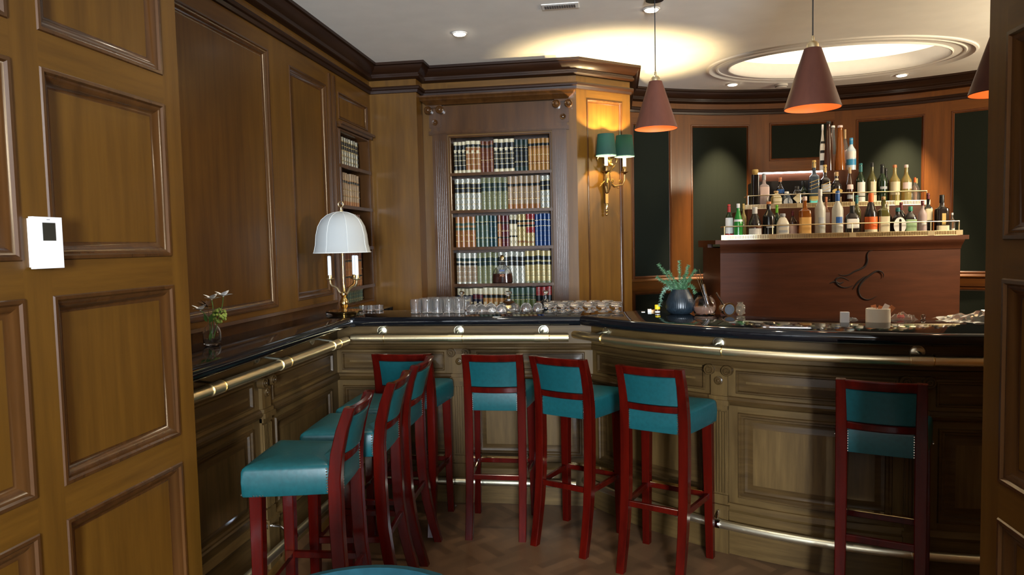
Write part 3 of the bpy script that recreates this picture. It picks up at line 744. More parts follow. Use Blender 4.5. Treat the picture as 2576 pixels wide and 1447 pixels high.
SH = [(2.052, [('plaq_black', 3, .033, .245, 'black leather book with cream top and plaque at left of top shelf'),
               ('plaq_brown', 3, .041, .248, 'brown leather book with cream cap and plaque on top shelf'),
               ('plain_brown', 3, .035, .240, 'plain dark brown book near the middle of top shelf'),
               ('plaq_black', 4, .042, .254, 'tall black book with cream plaque right of centre on top shelf'),
               ('plain_black', 3, .037, .242, 'plain black green book on top shelf of bookcase'),
               ('amber', 5, .034, .246, 'amber book with black title band at right of top shelf')]),
      (1.768, [('gold_diamond', 5, .042, .243, 'gold diamond patterned book at left of second shelf'),
               ('green_roundel', 5, .041, .246, 'dark green book with gold roundels on second shelf'),
               ('tan_bar', 6, .042, .250, 'pale tan book crossed by black title bar on second shelf'),
               ('gold_diamond', 2, .038, .248, 'gold diamond patterned book at right end of second shelf')]),
      (1.485, [('tan_green', 4, .040, .236, 'tan book with green title bands at left of third shelf'),
               ('greygreen', 3, .035, .240, 'grey green cloth book on third shelf of bookcase'),
               ('tealbook', 2, .033, .238, 'dark teal book on third shelf of bookcase'),
               ('tan_dark', 1, .032, .238, 'single tan brown book with black bands on third shelf'),
               ('maroonbook', 2, .031, .238, 'maroon book with black bands on third shelf'),
               ('blackwhite', 2, .031, .242, 'cream and black patterned book on third shelf'),
               ('goldbrown', 2, .034, .243, 'gold patterned brown book on third shelf of bookcase'),
               ('redgold', 2, .034, .243, 'red book with gold diamonds on third shelf'),
               ('bluebook', 4, .031, .243, 'bright blue cloth book at right of third shelf')]),
      (1.203, [('brown_roundel', 4, .041, .238, 'brown gilt roundel book at left of fourth shelf'),
               ('green_roundel', 4, .041, .238, 'dark green gilt roundel book on fourth shelf'),
               ('silver_diamond', 5, .042, .240, 'silver diamond patterned book behind the cognac bottle on fourth shelf'),
               ('olive_roundel', 5, .041, .245, 'olive gilt roundel book at right of fourth shelf')]),
      (.925, [('navy_cream', 4, .030, .238, 'navy book with cream top at left of bottom visible shelf'),
              ('navy_plaque', 2, .038, .240, 'navy and maroon book with cream plaque on bottom shelf'),
              ('ochre_plaque', 5, .040, .242, 'ochre book with cream plaque on bottom visible shelf'),
              ('moss', 5, .040, .240, 'moss green cloth book on bottom visible shelf'),
              ('redblack', 3, .040, .246, 'red and black gilt book at right of bottom shelf')])]
for z, runs in SH:
    tot = sum(r[1]*r[2] for r in runs); k = .742/tot; x = bx0+.024
    for pat, n, w, h, lb in runs: x = run(pat, n, x, w*k, h, z+.001, lb, lb)
NS = [(2.060, .20, [('maroonbook', 2, 'maroon book at left of top shelf in the left wall niche'), ('gold_diamond', 8, 'black gilt diamond book on top shelf of left wall niche')]),
      (1.787, .232, [('tan_dark', 3, 'tan black banded book on second shelf of left wall niche'), ('tan_bar', 7, 'plain tan book with black bar on second niche shelf')]),
      (1.508, .232, [('maroonbook', 5, 'maroon book behind the lamp shade on third niche shelf'), ('tan_dark', 5, 'brown banded book behind the lamp shade on third niche shelf')]),
      (1.228, .236, [('tan_dark', 10, 'tan banded book behind the lamp candles on fourth niche shelf')]),
      (1.102, .115, [('greygreen', 12, 'small dark green book at foot of niche beside lamp base')])]
for z, h, runs in NS:
    n = sum(r[1] for r in runs); w = .44/n; y = 4.565
    for pat, k, lb in runs: y = run(pat, k, y, w, h, z+.001, lb, lb, side=True, d=.10)

# ================================================================ LAMPS
def shade_mat(name, col, tr):
    mt, nt, b = nodes(name); L = nt.links.new
    out = nt.nodes['Material Output']; td = nt.nodes.new('ShaderNodeBsdfTranslucent'); td.inputs['Color'].default_value = (*col, 1)
    b.inputs['Base Color'].default_value = (*col, 1); b.inputs['Roughness'].default_value = .8
    mx = nt.nodes.new('ShaderNodeMixShader'); mx.inputs[0].default_value = tr
    L(b.outputs[0], mx.inputs[1]); L(td.outputs[0], mx.inputs[2]); L(mx.outputs[0], out.inputs['Surface']); return mt
GSHADE = shade_mat('green_lampshade', (.009, .052, .042), .22)
LINEN = shade_mat('linen_lampshade', (.44, .46, .46), .2)
LXP, LYP = -1.625, 4.08
t = thing('table_lamp', 'brass candelabra lamp with white domed shade on the corner of the ledge', 'lamp', (LXP, LYP, 1.10), math.radians(-12))
mb = MB(); mb.lathe([(.074, 0), (.076, .006), (.108, .016), (.112, .024), (.106, .024), (.070, .014), (.040, .016), (.018, .022), (.014, .034), (.020, .042), (.026, .062), (.026, .078), (.018, .094), (.012, .104), (.015, .112), (.022, .118), (.022, .130), (.012, .136), (.009, .142), (.007, .20), (.006, .34), (.006, .60)], 28); mb.build('stem', BRASSP, t)
for k in range(3):
    a = math.radians((0, 180, 80)[k]); c, s = math.cos(a), math.sin(a)
    pts = [(r*c, r*s, z) for r, z in ((.012, .124), (.030, .135), (.045, .158), (.062, .168), (.080, .172), (.092, .188), (.095, .212))]
    mb = MB(); mb.tube(pts, [.006, .007, .006, .006, .007, .006, .005], 10)
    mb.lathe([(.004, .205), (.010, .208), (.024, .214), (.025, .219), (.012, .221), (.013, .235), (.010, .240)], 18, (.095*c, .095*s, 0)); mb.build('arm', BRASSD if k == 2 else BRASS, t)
    mb = MB(); mb.lathe([(.0115, .236), (.0115, .352), (.006, .356)], 16, (.095*c, .095*s, 0)); mb.build('candle_tube', WAX, t)
prof = [(.172, .372), (.168, .376), (.158, .42), (.152, .48), (.140, .53), (.118, .57), (.085, .598), (.045, .613), (.012, .618)]
mb = MB(); mb.lathe(prof, 48, rib=lambda a, z: 1-.020*abs(math.sin(4*a))**.7*1.0)
sh = mb.build('lamp_shade', LINEN, t, ang=60)
mb = MB()
for k in range(8):
    a = k*PI/4; mb.tube([(r*1.003*math.cos(a), r*1.003*math.sin(a), z) for r, z in prof], .0016, 6)
mb.tube([(.1715*(1-.020*abs(math.sin(4*a))**.7)*math.cos(a), .1715*(1-.020*abs(math.sin(4*a))**.7)*math.sin(a), .374) for a in [2*PI*k/48 for k in range(48)]], .0028, 6, closed=True)
mb.build('seam_piping', mat('piping', (.60, .62, .60), .8), sh)
mb = MB(); mb.lathe([(.010, .615), (.012, .624), (.005, .630), (.005, .640), (.007, .645)], 14); mb.tube([(.017*math.cos(a), 0, .662+.017*math.sin(a)) for a in [2*PI*k/24 for k in range(24)]], .0032, 8, closed=True); mb.build('finial_ring', BRASS, t)

# two-armed wall sconce
WN = Vector((FD.y, -FD.x, 0)); WT = Vector((FD.x, FD.y, 0))
B0 = Vector((-.275, BY2, 0))+WT*.262
t = thing('wall_sconce', 'gilt two light wall sconce with green shades on the angled panel', 'wall lamp', (B0.x, B0.y, 1.98), math.atan2(WT.y, WT.x))
# local: x along the wall, -y out of the wall
mb = MB()
mb.box(-.013, .013, -.020, -.002, -.18, .10); mb.lathe([(0, -.11), (.016, -.10), (.028, -.06), (.034, .0), (.026, .05), (.012, .07), (0, .075)], 16, (0, -.022, 0), ry=.7)
for s in (-1, 1): mb.tube([(0, -.03, .02), (s*.018, -.045, -.03), (s*.012, -.040, -.075)], [.010, .012, .004], 8)
mb.build('backplate', BRASSD, t)
mb = MB(); mb.sphere((0, -.045, .135), .030, 14, sc=(.8, 1, 1.25)); mb.sphere((0, -.075, .105), .014, 10, sc=(1, 1.3, .9))
for s in (-1, 1):
    mb.tube([(s*.015, -.045, .165), (s*.045, -.040, .185), (s*.080, -.032, .178), (s*.094, -.028, .150), (s*.088, -.028, .132)], [.011, .012, .010, .007, .002], 10)
    mb.sphere((s*.013, -.070, .148), .006, 8)
mb.build('ram_head', BRASSG, t)
mb = MB()
for s in (-1, 1): mb.tube([(s*.018, -.03, .055), (s*.034, -.05, .085), (s*.058, -.055, .112)], [.009, .008, .001], 6)
mb.build('leaf_ornament', BRASSG, t); mb = MB(); mb.tube([(-.015, -.03, .0), (-.075, -.03, -.055)], [.003, .003], 6)
for k in range(3): mb.tube([(-.045-k*.009, -.03, -.03-k*.009), (-.070-k*.006, -.03, -.036-k*.012)], [.0045, .002], 6)
mb.build('arrow_ornament', BRASSG, t); mb = MB(); mb.tube([(.03, -.03, -.02), (.060, -.035, -.055), (.105, -.035, -.066)], [.010, .008, .001], 8)
mb.build('leaf_ornament', BRASSP, t)
mb = MB()
for cx, cz in ((.022, -.012), (.098, -.016)):
    for k in range(8): a = k*PI/4; mb.sphere((cx+.010*math.cos(a), -.062, cz+.010*math.sin(a)), .0055, 8)
    mb.sphere((cx, -.066, cz), .005, 8)
mb.build('rosette', BRASSG, t)
mb = MB(); mb.box(-.010, .010, -.016, -.004, -.185, -.10, 0); mb.build('drop', mat('dark_bronze', (.05, .035, .025), .35, .8), t)
mb = MB(); mb.lathe([(.012, -.225), (.014, -.195), (.010, -.18)], 12, (0, -.012, 0)); mb.sphere((0, -.012, -.240), .012, 10); mb.sphere((0, -.012, -.266), .012, 10); mb.build('tassel', BRASSP, t)
for s in (-1, 1):
    X, Y = s*.088, -.125
    mb = MB(); mb.tube([(s*.01, -.03, -.03), (s*.045, -.07, -.052), (s*.080, -.11, -.045), (X, Y, -.01), (X, Y, .045)], .0055, 10)
    mb.lathe([(.006, .03), (.012, .04), (.028, .048), (.029, .053), (.014, .056), (.016, .085), (.013, .09)], 18, (X, Y, 0)); mb.build('arm', BRASSD, t)
    mb = MB(); mb.lathe([(.0135, .088), (.0135, .205), (.008, .208)], 14, (X, Y, 0)); mb.build('candle_tube', mat('candle_glow', (.85, .83, .78), .5, emis=(1, .85, .6), estr=.25), t)
    mb = MB(); mb.lathe([(.076, .165), (.061, .322)], 36, (X, Y, 0)); 
    s_ = mb.build('lamp_shade', GSHADE, t)
    sd = s_.modifiers.new('thickness', 'SOLIDIFY'); sd.thickness = .0015
    # open top and bottom: drop the two caps
    import bmesh
    bm = bmesh.new(); bm.from_mesh(s_.data); bmesh.ops.delete(bm, geom=[f for f in bm.faces if len(f.verts) > 8], context='FACES'); bm.to_mesh(s_.data); bm.free()
    mb = MB(); mb.tube([(X+.0762*math.cos(a), Y+.0762*math.sin(a), .165) for a in [2*PI*k/32 for k in range(32)]], .0022, 6, closed=True); mb.build('shade_trim', mat('shade_trim', (.25, .42, .34), .7), s_)
    mb = MB(); mb.sphere((X, Y, .235), .013, 12, sc=(1, 1, 1.5)); mb.build('bulb', mat('bulb_glow', (1, .9, .7), .4, emis=(1, .76, .42), estr=30), t)
    wpos = Vector((B0.x, B0.y, 0))+WT*X-WN*(Y); wpos.z = 1.98+.275
    point('sconce_bulb_light', wpos, 27, (1, .74, .38), .008)

# pendants
CONE = wood('pendant_walnut', (.080, .027, .017), (.120, .043, .027), (8, 8, 1.2), .5, .05)
INNER = mat('pendant_inner_copper', (.80, .26, .09), .42, 0)
def pendant(x, y, zb, label):
    t = thing('pendant_lamp', label, 'pendant lamp', (x, y, zb), 0, 'cone pendants over the bar')
    h = .262
    mb = MB(); mb.lathe([(.117, .001), (.119, 0), (.120, .003), (.036, h), (.030, h+.002), (.004, h+.002)], 48); mb.build('shade', CONE, t)
    mb = MB(); mb.lathe([(.118, .0015), (.034, h-.004), (.002, h-.005)], 48); o = mb.build('shade_lining', INNER, t)
    bm = bmesh.new(); bm.from_mesh(o.data); bmesh.ops.delete(bm, geom=[f for f in bm.faces if len(f.verts) > 8 and f.calc_center_median().z < .01], context='FACES'); bm.to_mesh(o.data); bm.free()
    o2 = [c for c in bpy.data.objects if c.parent == t and c.name.startswith('shade') and 'lining' not in c.name][0]
    bm = bmesh.new(); bm.from_mesh(o2.data); bmesh.ops.delete(bm, geom=[f for f in bm.faces if len(f.verts) > 8 and f.calc_center_median().z < .01], context='FACES'); bm.to_mesh(o2.data); bm.free()
    mb = MB(); mb.lathe([(.026, h+.001), (.025, h+.018), (.018, h+.028), (.007, h+.034), (.006, h+.052), (.003, h+.056)], 24); mb.build('cap', BRASS, t)
    mb = MB(); mb.tube([(0, 0, h+.05), (0, 0, CEIL-zb)], .0028, 8); mb.lathe([(.05, CEIL-zb-.022), (.05, CEIL-zb)], 20); mb.build('cord', RUBBER, t)
    mb = MB(); mb.sphere((0, 0, .12), .022, 12, sc=(1, 1, 1.3)); mb.build('bulb', mat('pendant_bulb', (1, .9, .7), .4, emis=(1, .72, .38), estr=12), t)
    spot('pendant_beam', (x, y, zb+.075), 1.6, (1, .74, .42), 120, .7)
    point('pendant_bulb_light', (x, y, zb+.10), .8, (1, .66, .34), .02)
pendant(.232, 4.10, 2.128, 'left pendant cone lamp hanging before the green sconce shades')
pendant(.872, 3.35, 2.072, 'middle pendant cone lamp hanging below the glowing oval')
pendant(1.60, 3.27, 2.085, 'right pendant cone lamp mostly hidden by the dark doorway edge')
# ceiling fittings
def face_down(name, label, cat, x, y, group=None): return thing(name, label, cat, (x, y, CEIL), 0, group)
DL = ['round downlight alone on the pale ceiling over the middle bar', 'round downlight at the top edge behind the left pendant cord', 'small round downlight over the apse, left of the smoke detector', 'round downlight over the apse at the right of the bottle display']
for (x, y), lb in zip(DOWN, DL):
    t = face_down('downlight', lb, 'downlight', x, y, 'recessed ceiling downlights')
    mb = MB(); mb.lathe([(.050, -.001), (.048, -.006), (.040, -.008), (.037, -.004)], 28); mb.build('trim_ring', PLMOULD, t)
    mb = MB(); mb.lathe([(.037, -.0105), (.034, -.0125), (0.0, -.0135)], 24); mb.build('lens', mat('downlight_glow', (1, .95, .85), .5, emis=(1, .90, .74), estr=14), t)
t = face_down('smoke_detector', 'round white smoke detector on the ceiling between the two apse downlights', 'smoke detector', 1.46, 6.62)
mb = MB(); mb.lathe([(.055, 0), (.055, -.012), (.045, -.03), (.0, -.034)], 28); mb.build('housing', PLMOULD, t)
mb = MB(); mb.tube([(.049*math.cos(a), .049*math.sin(a), -.020) for a in [2*PI*k/28 for k in range(28)]], .003, 6, closed=True); mb.build('sensor_slot', RUBBER, t)
t = face_down('sprinkler_cover', 'flat white round cover plate in the bright glow above the sconce', 'sprinkler cover', .135, 5.045)
mb = MB(); mb.lathe([(.042, 0), (.042, -.005), (.038, -.007), (0, -.007)], 28); mb.build('cover_plate', CEILM, t)
t = face_down('air_vent', 'slotted rectangular air vent at the top edge of the ceiling', 'air vent', -.295, 4.145)
mb = MB(); mb.box(-.105, .105, -.045, .045, -.004, 0); mb.build('frame', CEILM, t)
mb = MB()
for k in range(13): mb.box(-.090+k*.0138, -.090+k*.0138+.0105, -.026, .026, -.0062, -.0035)
mb.build('slots', mat('vent_dark', (.13, .12, .12), .6), t)

# thermostat
t = thing('room_controller', 'white wall controller with dark screen on the left panelled reveal', 'thermostat', (ENTX, 1.567, 1.466))
mb = MB(); mb.box(0, .010, -.040, .040, .004, .122); mb.box(.008, .022, -.044, .044, 0, .126, c=.0); mb.build('housing', WHITE, t)
mb = MB(); mb.box(.0215, .0225, -.018, .022, .068, .112); mb.build('screen', SCREEN, t)
mb = MB(); mb.box(.0215, .0222, -.004, .006, .1185, .1205); mb.build('logo_bar', mat('grey_print', (.3, .32, .35), .5), t)

# ================================================================ BACK BAR
BBX = 1.62
def arcfront(R, y0, xa, xb, n=24):       # convex front arc: nearest point at y0
    cy = y0+R; a = math.asin((xa-BBX)/R); b = math.asin((xb-BBX)/R)
    return [(BBX+R*math.sin(a+(b-a)*k/n), cy-R*math.cos(a+(b-a)*k/n)) for k in range(n+1)]
t = thing('back_bar', 'dark mahogany bottle display with three stepped tiers and carved monogram', 'back bar', (0, 0, 0))
def tier(front, yb, z0, z1): 
    mb = MB(); mb.prism(front+[(front[-1][0], yb), (front[0][0], yb)], z0, z1); return mb
f1 = arcfront(4.2, 5.40, .775, 2.435)
tier(f1, 6.55, 0, 1.44).build('cabinet', DV, t)
f1b = arcfront(4.2, 5.355, .735, 2.475)
mb = tier(f1b, 6.56, 1.468, 1.498); mb.sweep(f1, [(0, 1.40), (.006, 1.402), (.010, 1.418), (.022, 1.432), (.034, 1.446), (.045, 1.462), (.045, 1.470), (-.02, 1.470)])
mb.prism([(.735, 5.9), (.775, 5.9), (.775, 6.55), (.735, 6.55)], 1.44, 1.468); mb.build('top_slab', DV, t)
f2 = arcfront(4.2, 5.77, 1.03, 2.36); tier(f2, 6.56, 1.498, 1.735).build('middle_tier', DV, t)
mb = MB(); mb.box(1.655, 1.93, 6.03, 6.3, 1.735, 2.035); mb.build('top_tier', DV, t)
mb = MB(); mb.box(1.12, 1.60, 6.02, 6.3, 1.735, 1.965); mb.build('rear_riser', mat('black_box', (.012, .010, .010), .5), t)
mb = MB(); mb.box(1.155, 1.66, 6.02, 6.05, 2.026, 2.036); 
tag(mb.build('light_strip', mat('led_white', (1, 1, 1), .5, emis=(.95, .97, 1), estr=9), None), 'thin glowing white light strip behind the middle tier bottles', 'light strip')
mb = MB(); mb.box(1.15, 1.66, 6.05, 6.20, 1.965, 2.030); mb.build('strip_ledge', DV, t)
# monogram: flowing J and C in low relief
def mono(pts, r=.0055): return [( (px-1000)/8.04*.0029, 0, -(py-600)/8.04*.0029) for px, py in pts]
def smooth(pts, n=5):
    out = []
    for i in range(len(pts)-1):
        p0, p1, p2, p3 = [Vector(pts[max(0, min(len(pts)-1, j))]) for j in (i-1, i, i+1, i+2)]
        for k in range(n):
            s = k/n; out.append(.5*((2*p1)+(p2-p0)*s+(2*p0-5*p1+4*p2-p3)*s*s+(3*p1-p0-3*p2+p3)*s**3))
    out.append(Vector(pts[-1])); return out
mb = MB()
for line in ([(1430, 660), (1440, 590), (1390, 530), (1310, 520), (1200, 590), (1080, 690), (1000, 800), (970, 900), (1010, 1020), (1100, 1080), (1200, 1080), (1320, 1020)],
             [(1280, 90), (1170, 130), (1130, 210), (1135, 320), (1090, 420), (1000, 480), (900, 520), (780, 590), (660, 600), (590, 570)],
             [(860, 890), (930, 780), (1030, 680), (1120, 610)],
             [(880, 800), (760, 840), (650, 830), (560, 760), (540, 690), (600, 640), (700, 650), (800, 710)],
             [(420, 760), (520, 720), (620, 760), (700, 720)]):
    p = smooth(mono(line)); n = len(p); mb.tube([tuple(q) for q in p], [.0015+.006*math.sin(PI*i/(n-1)) for i in range(n)], 6)
mg = mb.build('monogram', mat('monogram_dark', (.012, .005, .004), .8), t); mg.location = (1.735, 5.400, 1.225)
# brass galleries
def gallery(label, front, z, posts, zr):
    g = thing('brass_gallery', label, 'gallery rail')
    n = len(front); mb = MB(); mb.sweep(front, [(-.002, z+.004), (.002, z+.004), (.002, z+.034), (-.002, z+.034)])
    mb.sweep(front, [(-.006, z), (.006, z), (.006, z+.004), (-.006, z+.004)]); mb.sweep(front, [(-.004, z+.032), (.004, z+.032), (.004, z+.036), (-.004, z+.036)])
    st = mb.build('strip', BRASS, g)
    # fluted ribs along the strip
    L = [0]
    for a, b in zip(front, front[1:]): L.append(L[-1]+math.hypot(b[0]-a[0], b[1]-a[1]))
    mb = MB(); m = int(L[-1]/.0115); k = 0
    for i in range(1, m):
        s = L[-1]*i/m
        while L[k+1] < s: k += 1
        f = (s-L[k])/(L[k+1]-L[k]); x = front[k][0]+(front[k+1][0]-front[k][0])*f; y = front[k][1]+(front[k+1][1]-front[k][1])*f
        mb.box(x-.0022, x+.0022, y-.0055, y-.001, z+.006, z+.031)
    mb.build('ribs', mat('gallery_dark_brass', (.30, .20, .09), .4, 1), st)  # ribs in a darker brass than the strip
    mb = MB(); mb.tube([(x, y, zr) for x, y in front], .0042, 8); mb.build('rail', BRASS, g)
    for i in posts:
        x, y = front[i]; mb = MB(); mb.tube([(x, y, z), (x, y, zr)], .0038, 8); mb.box(x-.022, x+.022, y-.009, y+.004, z+.001, z+.036); mb.build('post', BRASS, g)
g1 = arcfront(4.2, 5.375, .80, 2.41)
g1 = [(g1[0][0], 5.62)]+g1+[(g1[-1][0], 5.62)]
gallery('lower brass gallery with rail along the front of the widest bottle tier', g1, 1.498, [1, 6, 14, 22, 25], 1.597)
g2 = arcfront(4.2, 5.785, 1.035, 2.355); g2 = [(g2[0][0], 5.98)]+g2+[(g2[-1][0], 5.98)]
gallery('upper brass gallery with rail along the front of the middle bottle tier', g2, 1.735, [1, 8, 15, 21, 25], 1.840)

# ---------------------------------------------------------------- bottles
def G(name, col, rough=.08, trans=.0, ior=1.45): return mat('bottle_'+name, col, rough, 0, trans, ior, .3)
GL = dict(dgreen=G('dark_green', (.012, .030, .012)), green=G('bright_green', (.03, .32, .05), .1, .35), black=G('black', (.008, .008, .009)), clear=G('clear', (.93, .95, .94), .03, .93, 1.22),
          amber=G('amber', (.45, .14, .02), .06, .55, 1.3), brown=G('brown', (.045, .016, .008)), frost=G('frosted', (.70, .70, .64), .4, .35), cream=G('cream', (.68, .63, .52), .4), dark=G('dark_liquid', (.02, .015, .014)),
          yellow=G('pale_yellow', (.62, .50, .18), .06, .6, 1.3), olive=G('olive', (.12, .11, .03), .1, .2), rose=G('rose', (.50, .22, .13), .1, .4), bgrey=G('blue_grey', (.05, .07, .10), .12), orange=G('orange', (.75, .28, .04), .1, .4),
          bluewhite=G('blue_white', (.55, .66, .74), .2), pinkclear=G('pink_clear', (.75, .62, .62), .08, .5, 1.25), cyan=G('cyan', (.15, .75, .80), .3))
LC = dict(white=(.72, .71, .68), cream=(.62, .55, .38), orange=(.72, .13, .02), tan=(.58, .32, .09), pink=(.68, .52, .50), grey=(.36, .38, .42), blue=(.02, .10, .35), red=(.40, .02, .02), gold=(.55, .38, .12), black=(.01, .01, .01),
          green=(.02, .22, .14), teal=(.02, .15, .16), silver=(.7, .7, .7), lime=(.20, .62, .04), cork=(.45, .30, .14), copper=(.55, .20, .08), maroon=(.13, .012, .02), sky=(.03, .25, .5), palegreen=(.25, .38, .20), cyan=(.12, .7, .75), brown=(.16, .05, .02))
def LM(k): return mat('label_'+k, LC[k], .45, 0)
STY = {   # (radius fraction, height fraction) of the body, then the neck radius fraction
 'round': ([(.90, 0), (1, .015), (1, .58), (.95, .63), (.62, .70), (.40, .76), (.34, .80), (.33, .93), (.38, .935), (.38, .95)], .36),
 'slope': ([(.90, 0), (1, .015), (1, .42), (.90, .55), (.62, .68), (.38, .80), (.33, .88), (.36, .95)], .36),
 'square': ([(.94, 0), (1, .012), (1, .60), (.93, .655), (.45, .70), (.34, .74), (.32, .93), (.36, .95)], .36),
 'taper': ([(.90, 0), (1, .012), (.92, .25), (.72, .55), (.48, .82), (.40, .93), (.46, .95)], .46),
 'flask': ([(.90, 0), (1, .03), (1, .55), (.86, .68), (.40, .78), (.28, .82), (.26, .93), (.30, .95)], .32),
 'jug': ([(.95, 0), (1, .03), (1, .60), (.60, .80), (.34, .86), (.33, .94), (.36, .95)], .42),
 'box': ([(1, 0), (1, .995)], .3)}
def bottle(label, xyrh, z, sty, glass, cap, labels=(), capz=.84, ex=2, ry=1, group=None, stripes=()):
    x, y, r, h = xyrh
    t = thing('bottle', label, 'bottle', (x, y, z), math.radians(random.uniform(-6, 6)), group)
    prof, nr = STY[sty]; P_ = [(a*r, b*h) for a, b in prof]+([(nr*r*.8, .955*h)] if sty != 'box' else [])
    mb = MB(); mb.lathe(P_, 28, ex=ex, ry=ry); mb.build('glass_body', GL[glass], t)
    if cap:
        mb = MB(); c = nr*r*1.08; mb.lathe([(c*.98, capz*h), (c, capz*h+.002), (c*.97, h-.003), (c*.85, h)], 20); mb.build('cap', LM(cap), t)
    def rad(zf):
        for (r0, z0), (r1, z1) in zip(prof, prof[1:]):
            if z0 <= zf <= z1 and z1 > z0: return r0+(r1-r0)*(zf-z0)/(z1-z0)
        return prof[-1][0]
    for q in labels:
        z0, z1, col = q[:3]; sp = q[3] if len(q) > 3 else 65
        n = 5; zz = [z0+(z1-z0)*k/n for k in range(n+1)]; oval_ = len(q) > 4
        if oval_:
            cz = (z0+z1)/2*h; b_ = (z1-z0)/2*h; a_ = b_*q[4]; yy = -r*rad((z0+z1)/2)*ry-.0012
            mb = MB(); mb.loft([[(a_*math.cos(u), yy+abs(math.cos(u))*a_*.12, cz+b_*math.sin(u)) for u in [2*PI*k/20 for k in range(20)]], [(a_*math.cos(u), yy+.004, cz+b_*math.sin(u)) for u in [2*PI*k/20 for k in range(20)]]])
        else:
            mb = MB(); mb.lathe([(r*rad(v)*1.015+.0003, v*h) for v in zz], 14, ex=ex, ry=ry, a0=math.radians(-90-sp), a1=math.radians(-90+sp))
        mb.build('label', LM(col), t)
    for zf, col in stripes:
        mb = MB(); mb.lathe([(r*rad(zf)*1.03+.0006, zf*h-.003), (r*rad(zf)*1.03+.0006, zf*h+.003)], 14, ex=ex, ry=ry, a0=math.radians(-90-60), a1=math.radians(-90+60)); mb.build('label_print', LM(col), t)
    return t
T1 = [(0.846, 5.53, 0.0299, 0.266), (0.904, 5.48, 0.0325, 0.267), (0.963, 5.60, 0.021, 0.271), (1.023, 5.48, 0.0480, 0.237), (1.122, 5.48, 0.0441, 0.275), (1.205, 5.60, 0.0268, 0.254), (1.216, 5.46, 0.0440, 0.184), (1.295, 5.50, 0.0293, 0.204), (1.370, 5.46, 0.0420, 0.304), (1.474, 5.45, 0.0366, 0.352), (1.535, 5.52, 0.0219, 0.299), (1.594, 5.45, 0.0385, 0.337), (1.655, 5.59, 0.0176, 0.301), (1.698, 5.46, 0.0500, 0.228), (1.772, 5.60, 0.0294, 0.31), (1.824, 5.46, 0.044, 0.313), (1.909, 5.46, 0.0377, 0.287), (1.985, 5.60, 0.032, 0.236), (2.012, 5.475, 0.0401, 0.205), (2.080, 5.60, 0.0291, 0.248), (2.102, 5.49, 0.0429, 0.212), (2.180, 5.48, 0.0286, 0.25), (2.240, 5.54, 0.0287, 0.306), (2.320, 5.51, 0.0420, 0.289), (2.385, 5.50, 0.0200, 0.159)]
T2 = [(1.103, 5.87, 0.0284, 0.273), (1.175, 5.85, 0.0390, 0.283), (1.258, 5.85, 0.0390, 0.14), (1.308, 5.94, 0.0317, 0.252), (1.338, 5.85, 0.036, 0.132), (1.416, 5.85, 0.0390, 0.172), (1.478, 5.91, 0.0343, 0.213), (1.544, 5.86, 0.0385, 0.37), (1.625, 5.86, 0.0373, 0.331), (1.707, 5.85, 0.0401, 0.272), (1.805, 5.85, 0.0308, 0.305), (1.885, 5.85, 0.0338, 0.332), (1.968, 5.85, 0.0337, 0.335), (2.046, 5.86, 0.0367, 0.32), (2.105, 5.95, 0.0248, 0.299), (2.132, 5.85, 0.0380, 0.311), (2.215, 5.85, 0.038, 0.309), (2.285, 5.86, 0.0273, 0.21), (2.325, 5.90, 0.0274, 0.207)]
T3 = [(1.693, 6.20, 0.0212, 0.39), (1.712, 6.10, 0.0354, 0.398), (1.775, 6.20, 0.0293, 0.378), (1.800, 6.10, 0.0401, 0.362), (1.868, 6.20, 0.0227, 0.343), (1.888, 6.11, 0.036, 0.26)]
Z1 = 1.499
